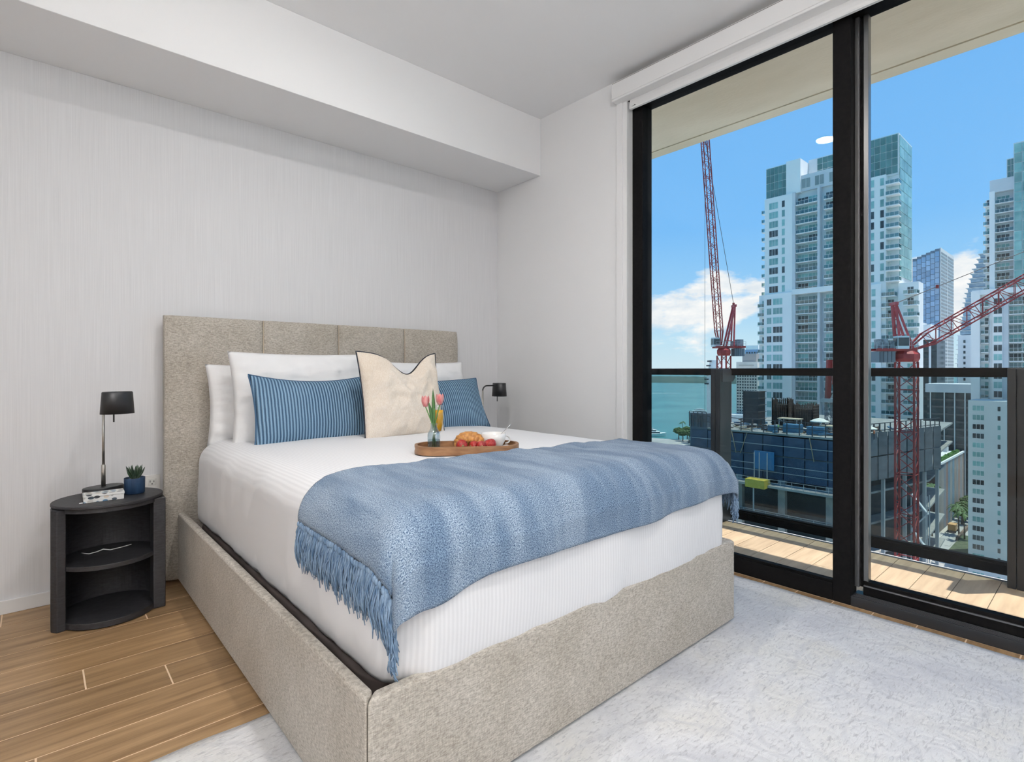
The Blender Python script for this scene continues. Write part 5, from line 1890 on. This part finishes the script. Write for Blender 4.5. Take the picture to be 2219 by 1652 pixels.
# ---------------------------------------------------------------- tower cranes
def lattice(m, p, q, w, h, n_, cr, br, up=(0, 0, 1)):
    p, q = Vector(p), Vector(q)
    d = (q - p).normalized()
    s = d.cross(Vector(up))
    if s.length < 1e-3:
        s = d.cross(Vector((1, 0, 0)))
    s.normalize()
    u_ = s.cross(d)
    cs = [s * (a * w / 2) + u_ * (b * h / 2) for a, b in ((-1, -1), (1, -1), (1, 1), (-1, 1))]
    for c_ in cs:
        m.bar(p + c_, q + c_, cr)
    for k in range(n_):
        a, b = p.lerp(q, k / n_), p.lerp(q, (k + 1) / n_)
        for i_ in range(4):
            c0, c1 = cs[i_], cs[(i_ + 1) % 4]
            if k % 2:
                c0, c1 = c1, c0
            m.bar(a + c0, b + c1, br)
            if k % 3 == 0:
                m.bar(a + c0, a + c1, br)
    return m


def crane(name, cx, cy, zb, zs, ca, label, mast_w, foot_a, tip_a, tip_z, foot_z, jw, jn, afr, deck, cab, cwt, pend):
    """Luffing-jib tower crane; ca = heading of the deck, distances along it in metres."""
    hd_ = Vector((math.cos(ca), math.sin(ca), 0))
    sd = Vector((-hd_.y, hd_.x, 0))
    O = Vector((cx, cy, 0))
    P_ = lambda a, z, s=0.0: O + hd_ * a + sd * s + Vector((0, 0, z))
    t = thing(name, (cx, cy, zb), label, 'crane', 'tower cranes over the site')
    m = lattice(MB(), (cx, cy, zb), (cx, cy, zs), mast_w, mast_w, int((zs - zb) / 2.2), 0.26, 0.11)
    m.build('mast', crane_red, t)
    m = MB()
    m.lathe([(0, 0), (mast_w * .62, 0), (mast_w * .72, .5), (mast_w * .72, 1.2), (mast_w * .55, 1.7), (0, 1.7)], (cx, cy, zs), 8)
    m.build('slewing_ring', crane_red, t)
    m = MB()
    for s in (-1.0, 1.0):
        m.bar(P_(deck[0], zs + 1.9, s), P_(deck[1], zs + 1.9, s), 0.25, 0.45)
    m.bar(P_(deck[0], zs + 1.75), P_(deck[1], zs + 1.75), 2.0, 0.12)
    dk_ = m.build('machinery_deck', crane_red, t)
    m = MB()
    for s in (-1.15, 1.15):
        for hh in (.55, 1.1):
            m.bar(P_(deck[0], zs + 2.0 + hh, s), P_(deck[1], zs + 2.0 + hh, s), 0.05)
        for k in range(8):
            a = deck[0] + (deck[1] - deck[0]) * k / 7
            m.bar(P_(a, zs + 2.0, s), P_(a, zs + 3.1, s), 0.05)
    m.build('deck_railing', steel_l, dk_)
    # winch housings
    lo, hi = min(cwt[0], deck[0]), max(cwt[0], deck[0])
    for a0, a1, h_ in ((deck[0] * .92, deck[0] * .62, 1.5), (deck[0] * .58, deck[0] * .40, 1.2)):
        m = MB()
        m.bar(P_(a0, zs + 2.1 + h_ / 2), P_(a1, zs + 2.1 + h_ / 2), 1.5, h_)
        m.build('winch_housing', M('winch_grey', (0.12, 0.13, 0.145), 0.5, col2=(0.35, 0.36, 0.38), nscale=(1.2, 1.2, 1.2)), t)
    # cab with dark glazing
    m = MB()
    m.bar(P_(cab[0], zs + 3.0, cab[2]), P_(cab[1], zs + 3.0, cab[2]), 1.5, 2.0)
    cb_ = m.build('cab', M('cab_white', (0.62, 0.66, 0.68), 0.4), t)
    m = MB()
    e_ = 0.06
    m.bar(P_(cab[0] - e_ * (1 if cab[1] > cab[0] else -1), zs + 3.1, cab[2]), P_(cab[1] + e_ * (1 if cab[1] > cab[0] else -1), zs + 3.1, cab[2]), 1.3, 1.3)
    m.bar(P_(cab[0] * .96 + cab[1] * .04, zs + 3.1, cab[2]), P_(cab[1] * .96 + cab[0] * .04, zs + 3.1, cab[2]), 1.56, 1.3)
    m.build('cab_window', darkg, cb_)
    # counterweights
    for k in range(5):
        m = MB()
        a0 = cwt[0] + (cwt[1] - cwt[0]) * k / 5
        a1 = cwt[0] + (cwt[1] - cwt[0]) * (k + .86) / 5
        m.bar(P_(a0, zs + 0.75), P_(a1, zs + 0.75), 1.9, 1.7)
        m.build('counterweight', M('counterweight_grey', (0.16, 0.18, 0.20), 0.8, rnd=0.5), t)
    # A-frame
    m = MB()
    for s in (-.8, .8):
        m.bar(P_(afr[0], zs + 2.0, s), P_(afr[2], afr[3], s * .7), 0.34)
        m.bar(P_(afr[1], zs + 2.0, s), P_(afr[2], afr[3], s * .7), 0.26)
    for k in range(5):
        f_ = .15 + .17 * k
        m.bar(P_(afr[0] + (afr[2] - afr[0]) * f_, zs + 2 + (afr[3] - zs - 2) * f_, -.8 + .24 * f_), P_(afr[1] + (afr[2] - afr[1]) * f_, zs + 2 + (afr[3] - zs - 2) * f_, .8 - .24 * f_), 0.12)
        m.bar(P_(afr[0] + (afr[2] - afr[0]) * f_, zs + 2 + (afr[3] - zs - 2) * f_, .7), P_(afr[1] + (afr[2] - afr[1]) * f_, zs + 2 + (afr[3] - zs - 2) * f_, .7), 0.12)
    m.bar(P_(afr[2], afr[3], -.9), P_(afr[2], afr[3], .9), 0.5)
    m.build('a_frame', M('crane_pink', (0.50, 0.08, 0.09), 0.5, col2=(0.40, 0.035, 0.04), nscale=(1, 1, 1)), t)
    # jib
    f, q = P_(foot_a, foot_z), P_(tip_a, tip_z)
    up_ = hd_ if abs(tip_a - foot_a) < abs(tip_z - foot_z) else Vector((0, 0, 1))
    lattice(MB(), f.lerp(q, .07), q, jw, jw, jn, 0.17, 0.075, up=up_).build('jib', crane_red, t)
    m = MB()
    dj = (q - f).normalized()
    sj = dj.cross(up_).normalized()
    uj = sj.cross(dj)
    for a_ in (-1, 1):
        for b_ in (-1, 1):
            m.bar(f + sj * (a_ * .4) + uj * (b_ * .2), f.lerp(q, .07) + sj * (a_ * jw / 2) + uj * (b_ * jw / 2), 0.24)
    m.build('jib_foot', crane_red, t)
    # luffing rope with its pulley block
    top = P_(afr[2], afr[3])
    pb = top.lerp(q, pend)
    m = MB()
    m.tube([top + sd * .3, pb], 0.055, 5)
    m.tube([top - sd * .3, pb], 0.055, 5)
    m.tube([pb, q], 0.055, 5)
    m.build('luffing_rope', M('rope_dark', (0.06, 0.055, 0.055), 0.6), t)
    MB().box(pb.x - .22, pb.x + .22, pb.y - .18, pb.y + .18, pb.z - .25, pb.z + .25).build('pulley_block', crane_red, t)
    MB().tube([q, Vector((q.x, q.y, GZ + 30))], 0.04, 4).build('hoist_rope', MATS['rope_dark'], t)
    return t


hR = math.atan2(-0.6633, 0.7483)
crane('tower_crane', 115.0, 58.4, GZ, 4.3, hR, 'red luffing crane with its jib raised almost upright, beside the bay', 2.1, -0.9, -4.25, 53.0, 6.6, 1.35, 34,
      (0.2, 1.9, 2.25, 15.4), (4.4, -2.2), (-2.6, -1.2, 0.0), (2.0, 4.3), 0.012)
hR2 = math.atan2(-0.80, 0.60)
crane('tower_crane', 103.1, 22.2, GZ, 2.4, hR2, 'red luffing crane with its jib reaching out low across the white tower', 2.45, 0.3, 39.0, 29.0, 4.3, 2.0, 34,
      (-1.2, 0.6, -1.75, 11.6), (-4.7, 1.0), (-2.0, -0.4, -1.0), (-4.7, -1.9), 0.148)
MB_c = None

# ---------------------------------------------------------------- ground, street, mural block, palms
land = [(12, -300), (900, -300), (900, 232), (560, 232), (452, 246), (438, 262), (430, 285), (405, 330), (12, 330)]
struct(MB().prism(land, GZ - 3, GZ).build('ground', asphalt), 'city ground with streets below the balcony')
wm = bpy.data.materials.new('bay_water')
wm.use_nodes = True
wnt = wm.node_tree
wp_ = wnt.nodes['Principled BSDF']
wp_.inputs['Roughness'].default_value = 0.28
wp_.inputs['Base Color'].default_value = (0.05, 0.20, 0.21, 1)
wtc = nn(wnt, 'ShaderNodeTexCoord')
wno = nn(wnt, 'ShaderNodeTexNoise', i_Scale=0.012, i_Detail=5.0)
lk(wnt, wtc.outputs['Object'], wno.inputs['Vector'])
lk(wnt, ramp(wnt, wno.outputs['Fac'], [(0.35, (0.045, 0.19, 0.20)), (0.65, (0.085, 0.28, 0.275))]).outputs[0], wp_.inputs['Base Color'])
wn2 = nn(wnt, 'ShaderNodeTexNoise', i_Scale=0.35, i_Detail=3.0)
lk(wnt, wtc.outputs['Object'], wn2.inputs['Vector'])
wb = nn(wnt, 'ShaderNodeBump')
wb.inputs['Strength'].default_value = 0.5
wb.inputs['Distance'].default_value = 1.0
lk(wnt, wn2.outputs['Fac'], wb.inputs['Height'])
lk(wnt, wb.outputs[0], wp_.inputs['Normal'])
sea = struct(MB().add([(-30000, -60000, GZ - 1.2), (60000, -60000, GZ - 1.2), (60000, 60000, GZ - 1.2), (-30000, 60000, GZ - 1.2)], [(0, 1, 2, 3)]).build('bay_water', wm), 'green blue water of the bay')
foam = M('wake_foam', (0.75, 0.82, 0.84), 0.8)
MB().add([(1262, 862, GZ - 1.0), (1330, 800, GZ - 1.0), (1334, 804, GZ - 1.0), (1266, 868, GZ - 1.0)], [(0, 1, 2, 3)]).build('boat_wake', foam, sea)
MB().add([(1900, 1085, GZ - 1.0), (1960, 1010, GZ - 1.0), (1968, 1014, GZ - 1.0), (1906, 1093, GZ - 1.0)], [(0, 1, 2, 3)]).build('boat_wake', foam, sea)
isl_m = M('mangrove', (0.035, 0.075, 0.065), 0.95, col2=(0.07, 0.12, 0.10), nscale=(0.01, 0.01, 0.05))
m = MB()
N_ = 120


def isl(u, v):
    # long low wooded key: near shore at about 2.4 km, far shore at about 4.6 km
    ax, ay = 2250 + 300 * (1 - u), 700 + 1400 * u
    bx, by = 4300, 1500 + 2600 * u
    x, y_ = ax + (bx - ax) * v, ay + (by - ay) * v
    e_ = min(u, 1 - u) * 30
    h = (9 + 5 * fbm(u * 60, v * 14, 2.0)) * min(1, min(v, 1 - v) * 40) * min(1, e_)
    return (x, y_, GZ - 1.5 + h)


m.grid(isl, N_, 30)
tag(m.build('wooded_key', isl_m, smooth=True, origin=(3200, 1700, GZ - 1.5)), 'long low wooded island across the bay', 'island')


def yacht(x, y, ang, L, label):
    t = thing('yacht', (x, y, GZ - 1.2), label, 'boat')
    ca_, sa_ = math.cos(ang), math.sin(ang)
    tr = lambda a, b, z: (x + a * ca_ - b * sa_, y + a * sa_ + b * ca_, GZ - 1.2 + z)
    w = L * .13
    out = [(-.5, .9), (-.2, 1.0), (.1, .95), (.3, .75), (.42, .42), (.5, 0.0)]
    ring = [(a * L, b * w) for a, b in out] + [(a * L, -b * w) for a, b in reversed(out[:-1])]
    m_ = MB()
    n_ = len(ring)
    m_.v = [tr(a * .96, b * .7, -.4) for a, b in ring] + [tr(a, b, L * .095 + max(0, a / L) * 1.6) for a, b in ring]
    m_.f = [tuple(range(n_ - 1, -1, -1)), tuple(range(n_, 2 * n_))] + [(k, (k + 1) % n_, n_ + (k + 1) % n_, n_ + k) for k in range(n_)]
    m_.m = [0] * len(m_.f)
    m_.build('hull', stucco, t)
    for (a0, a1, ww, z0, z1) in ((-.42, .22, .80, .095, .17), (-.36, .10, .66, .17, .23), (-.25, .0, .45, .23, .27)):
        p_ = [tr(a0 * L, -ww * w, 0)[:2], tr(a1 * L, -ww * w, 0)[:2], tr((a1 + .06) * L, 0, 0)[:2], tr(a1 * L, ww * w, 0)[:2], tr(a0 * L, ww * w, 0)[:2]]
        c_ = MB().prism(p_, GZ - 1.2 + z0 * L, GZ - 1.2 + z1 * L).build('deckhouse', stucco, t)
        p2 = [tr((a0 + .03) * L, -ww * w - .06, 0)[:2], tr(a1 * L, -ww * w - .06, 0)[:2], tr((a1 + .064) * L, 0, 0)[:2], tr(a1 * L, ww * w + .06, 0)[:2], tr((a0 + .03) * L, ww * w + .06, 0)[:2]]
        MB().prism(p2, GZ - 1.2 + (z0 * .6 + z1 * .4) * L, GZ - 1.2 + (z0 * .25 + z1 * .75) * L).build('window_band', darkg, c_)
    return t


yacht(446, 299, math.radians(-30), 30, 'large white motor yacht moored by the park trees')
yacht(724, 408, math.radians(150), 30, 'white motor yacht on the bay beside the construction screen')

canopy = M('tree_canopy', (0.035, 0.075, 0.020), 0.9, col2=(0.13, 0.20, 0.055), nscale=(0.9, 0.9, 0.9), nramp=(0.3, 0.7), bump=((1.6, 1.6, 1.6), 1.0, 1.2))
bark = M('palm_bark', (0.16, 0.13, 0.10), 0.9)


def tree(x, y, r, h, label, seed, zb=GZ, grp='broad-leaved trees by the water'):
    t = thing('shade_tree', (x, y, zb), label, 'tree', grp)
    bm_ = bmesh.new()
    bmesh.ops.create_icosphere(bm_, subdivisions=4, radius=1.0)
    for v_ in bm_.verts:
        n3 = v_.co.normalized()
        k = 1.0 + 0.26 * fbm(n3.x * 2.1 + seed, n3.y * 2.1, n3.z * 2.1) + 0.12 * fbm(n3.x * 7 + seed, n3.y * 7, n3.z * 7)
        v_.co = Vector((n3.x * r * k, n3.y * r * k, h - r * .55 + n3.z * r * .62 * k))
    me_ = bpy.data.meshes.new('crown')
    bm_.to_mesh(me_)
    bm_.free()
    me_.materials.append(canopy)
    piece('crown', me_, t)
    MB().tube([(x, y, zb), (x + .3, y, zb + h * .6)], [.5, .3], 7).build('trunk', bark, t)


rT = random.Random(21)
for k in range(10):
    q = k / 9
    x, y = 442 - 36 * q + (7 if k % 2 else -4), 266 - 46 * q + rT.uniform(-1, 1)
    tree(x, y, rT.uniform(4.0, 4.8), rT.uniform(8, 12), 'rounded green tree in the waterfront park below the yacht', k * 1.7)

frond_m = M('palm_frond', (0.035, 0.085, 0.020), 0.6, col2=(0.13, 0.22, 0.06), nscale=(0.8, 0.8, 0.8))


def palm(x, y, h, label, R=3.0, seed=0, zb=GZ, grp=None):
    rp_ = random.Random(seed)
    t = thing('palm_tree', (x, y, zb), label, 'palm', grp)
    MB().tube([(x, y, zb), (x + .2, y + .1, zb + h * .5), (x + .1, y + .3, zb + h)], [.28, .22, .18], 8).build('trunk', bark, t, smooth=True)
    for k in range(16):
        a = k * 2.4 + rp_.uniform(-.2, .2)
        lift = rp_.uniform(.1, .9)
        vs, fs = [], []
        for s_ in range(7):
            q = s_ / 6
            rr2 = R * q
            z = h + lift * R * .55 * math.sin(q * 2.0) - R * .75 * q * q
            w = 0.42 * math.sin(math.pi * min(.1 + .85 * q, 1))
            c_ = Vector((x + .1 + rr2 * math.cos(a), y + .3 + rr2 * math.sin(a), zb + z))
            sd_ = Vector((-math.sin(a), math.cos(a), 0)) * w
            vs += [c_ - sd_ - Vector((0, 0, .25 * w)), c_, c_ + sd_ - Vector((0, 0, .25 * w))]
        for s_ in range(6):
            o_ = 3 * s_
            fs += [(o_, o_ + 1, o_ + 4, o_ + 3), (o_ + 1, o_ + 2, o_ + 5, o_ + 4)]
        ob = MB().add(vs, fs).build('frond', frond_m, t)
        sm = ob.modifiers.new('thickness', 'SOLIDIFY')
        sm.thickness = 0.03


palm(456, 272, 14, 'tall palm beside the moored yacht', R=3.6, seed=2)
palm(430, 246, 12, 'palm at the park edge beside the construction screen', R=3.6, seed=3)
palm(234.5, 46.0, 21, 'tall street palm closest to the scaffold stair', R=3.4, seed=5)
palm(249.7, 45.9, 20, 'street palm with a sunlit crown in front of the mural block', R=3.6, seed=6)
palm(263.6, 40.3, 11, 'low dark palm beside the parked truck', R=3.6, seed=7)
palm(256.0, 37.5, 9, 'low dark palm in the street planter', R=3.4, seed=8, zb=GZ + .8)
for k, (x, y, r, h) in enumerate(((290, 42.4, 2.7, 8), (297, 42.2, 2.9, 9), (283, 42.2, 2.6, 6.5))):
    tree(x, y, r, h, 'dark street tree at the foot of the mural block', 40 + k * 3, grp='street trees by the mural')

Lb = tower('mural_block', 292, 50, 'low block with a long wall of painted vertical stripes and a planted roof')
blk(Lb, 'wall', M('mural_grey', (0.30, 0.29, 0.28), 0.85), 262, 312, 46.4, 58.0, GZ, -36.0)
cols = [(0.36, 0.33, 0.30), (0.40, 0.36, 0.33), (0.28, 0.30, 0.33), (0.38, 0.24, 0.20), (0.20, 0.30, 0.38), (0.40, 0.37, 0.34), (0.22, 0.33, 0.40), (0.42, 0.33, 0.28), (0.36, 0.34, 0.33), (0.44, 0.28, 0.22), (0.34, 0.33, 0.34), (0.40, 0.30, 0.25)]
for k, c_ in enumerate(cols):
    x0 = 262 + 50 * k / 12
    MB().box(x0 + .05, x0 + 50 / 12 - .05, 46.0, 46.4, GZ, -36.0).build('painted_panel', M('mural_%d' % k, c_, 0.85, col2=tuple(q * .8 for q in c_), nscale=(.3, .3, .12)), Lb)
blk(Lb, 'end_wall', M('mural_dark', (0.06, 0.045, 0.045), 0.8), 261.4, 262, 46.0, 52.0, GZ, -36.5)
blk(Lb, 'roof_deck', M('roof_white', (0.75, 0.73, 0.70), 0.8), 262, 312, 46.4, 58.0, -36.0, -35.7)
blk(Lb, 'coping', stucco, 261.6, 312, 45.8, 46.4, -36.0, -35.2)
m = MB()
for k in range(34):
    x0 = 264 + 1.3 * k
    m.box(x0, x0 + 1.25, 46.9, 48.3 + .2 * math.sin(k * 3), -35.7, -34.6 + .25 * math.sin(k * 2.3))
m.build('roof_hedge', M('hedge_green', (0.05, 0.14, 0.025), 0.9, col2=(0.11, 0.24, 0.05), nscale=(1, 1, 1)), Lb)['kind'] = 'stuff'
for x0, y0, w, h in ((284, 52, 5, 2.2), (296, 54, 6, 2.6), (306, 51, 4, 2.0)):
    blk(Lb, 'roof_shelter', stucco_g, x0, x0 + w, y0, y0 + w * .7, -35.7, -35.7 + h)
t = thing('mural_wall', (241, 49, GZ), 'grey wall painted with a large red disc behind the crane mast', 'wall')
MB().box(240, 241, 46.0, 52.5, GZ, -40.5).build('wall_slab', M('mural_wall_grey', (0.17, 0.17, 0.175), 0.85), t)
pts = [(239.9, 47.6 + 2.0 * math.cos(a * math.pi / 16), -45.6 + 2.9 * math.sin(a * math.pi / 16)) for a in range(32)]
m = MB()
m.add(pts + [(239.98, y, z) for _, y, z in pts], [tuple(range(31, -1, -1))] + [(k, (k + 1) % 32, 32 + (k + 1) % 32, 32 + k) for k in range(32)])
m.build('red_disc', M('mural_red', (0.36, 0.06, 0.035), 0.85), t)
# scaffold stair beside the crane mast
t = thing('scaffold_stair', (112.0, 22.2, GZ), 'white zigzag scaffold stair beside the lower crane mast', 'stair')
m = MB()
for s in (-1.1, 1.1):
    for q in (-.8, .8):
        m.bar((112.0 + q, 22.2 + s, GZ), (112.0 + q, 22.2 + s, -20.0), 0.12)
m.build('frame', steel_l, t)
for k in range(14):
    z = GZ + 3.0 * k
    s = 1 if k % 2 else -1
    MB().bar((111.6, 22.2 - s * 1.1, z), (111.6, 22.2 + s * 1.1, z + 3.0), 0.8, 0.18).build('flight', M('stair_white', (0.65, 0.66, 0.66), 0.6), t)
# truck, kerbs and planters in the street
t = thing('box_truck', (268.8, 45.0 - 2.2, GZ), 'small truck with an orange-roofed box parked on the street', 'truck')
MB().box(265.5, 269.5, 41.6, 44.0, GZ + .9, GZ + 3.2).build('cargo_box', M('truck_tan', (0.60, 0.34, 0.14), 0.6), t)
MB().box(269.6, 271.2, 41.7, 43.9, GZ + .6, GZ + 2.4).build('cab', stucco, t, bevel=0.15)
MB().box(270.4, 271.25, 41.68, 43.92, GZ + 1.5, GZ + 2.2).build('windscreen', darkg, t)
for wx in (266.4, 270.4):
    for wy in (41.6, 43.7):
        MB().tube([(wx, wy, GZ + .45), (wx, wy + .3, GZ + .45)], .45, 12).build('wheel', M('tyre', (0.02, 0.02, 0.02), 0.8), t)
for nm, mt, lb, cat, b in (('planter_wall', M('brick_brown', (0.22, 0.15, 0.11), 0.9), 'long brown planter wall along the street', 'wall', (255, 330, 39.2, 39.9, GZ, GZ + 1.3)),
                           ('sidewalk', M('pale_paving', (0.50, 0.47, 0.43), 0.9), 'pale paved sidewalk in front of the mural block', 'pavement', (240, 330, 44.3, 45.9, GZ, GZ + .16)),
                           ('planter_bed', M('planting', (0.05, 0.07, 0.04), 0.95, col2=(0.12, 0.15, 0.08), nscale=(1, 1, 1)), 'dark planting bed beside the street', 'planting', (236, 262, 33.0, 39.0, GZ, GZ + .8)),
                           ('road_strip', M('pale_road', (0.42, 0.41, 0.39), 0.9), 'pale concrete road surface behind the truck', 'road', (245, 340, 40.0, 44.2, GZ, GZ + .05))):
    o = MB().box(*b).build(nm, mt, origin=((b[0] + b[1]) / 2, (b[2] + b[3]) / 2, b[4]))
    tag(o, lb, cat)

for o in bpy.data.objects:
    if '_org' in o:
        del o['_org']
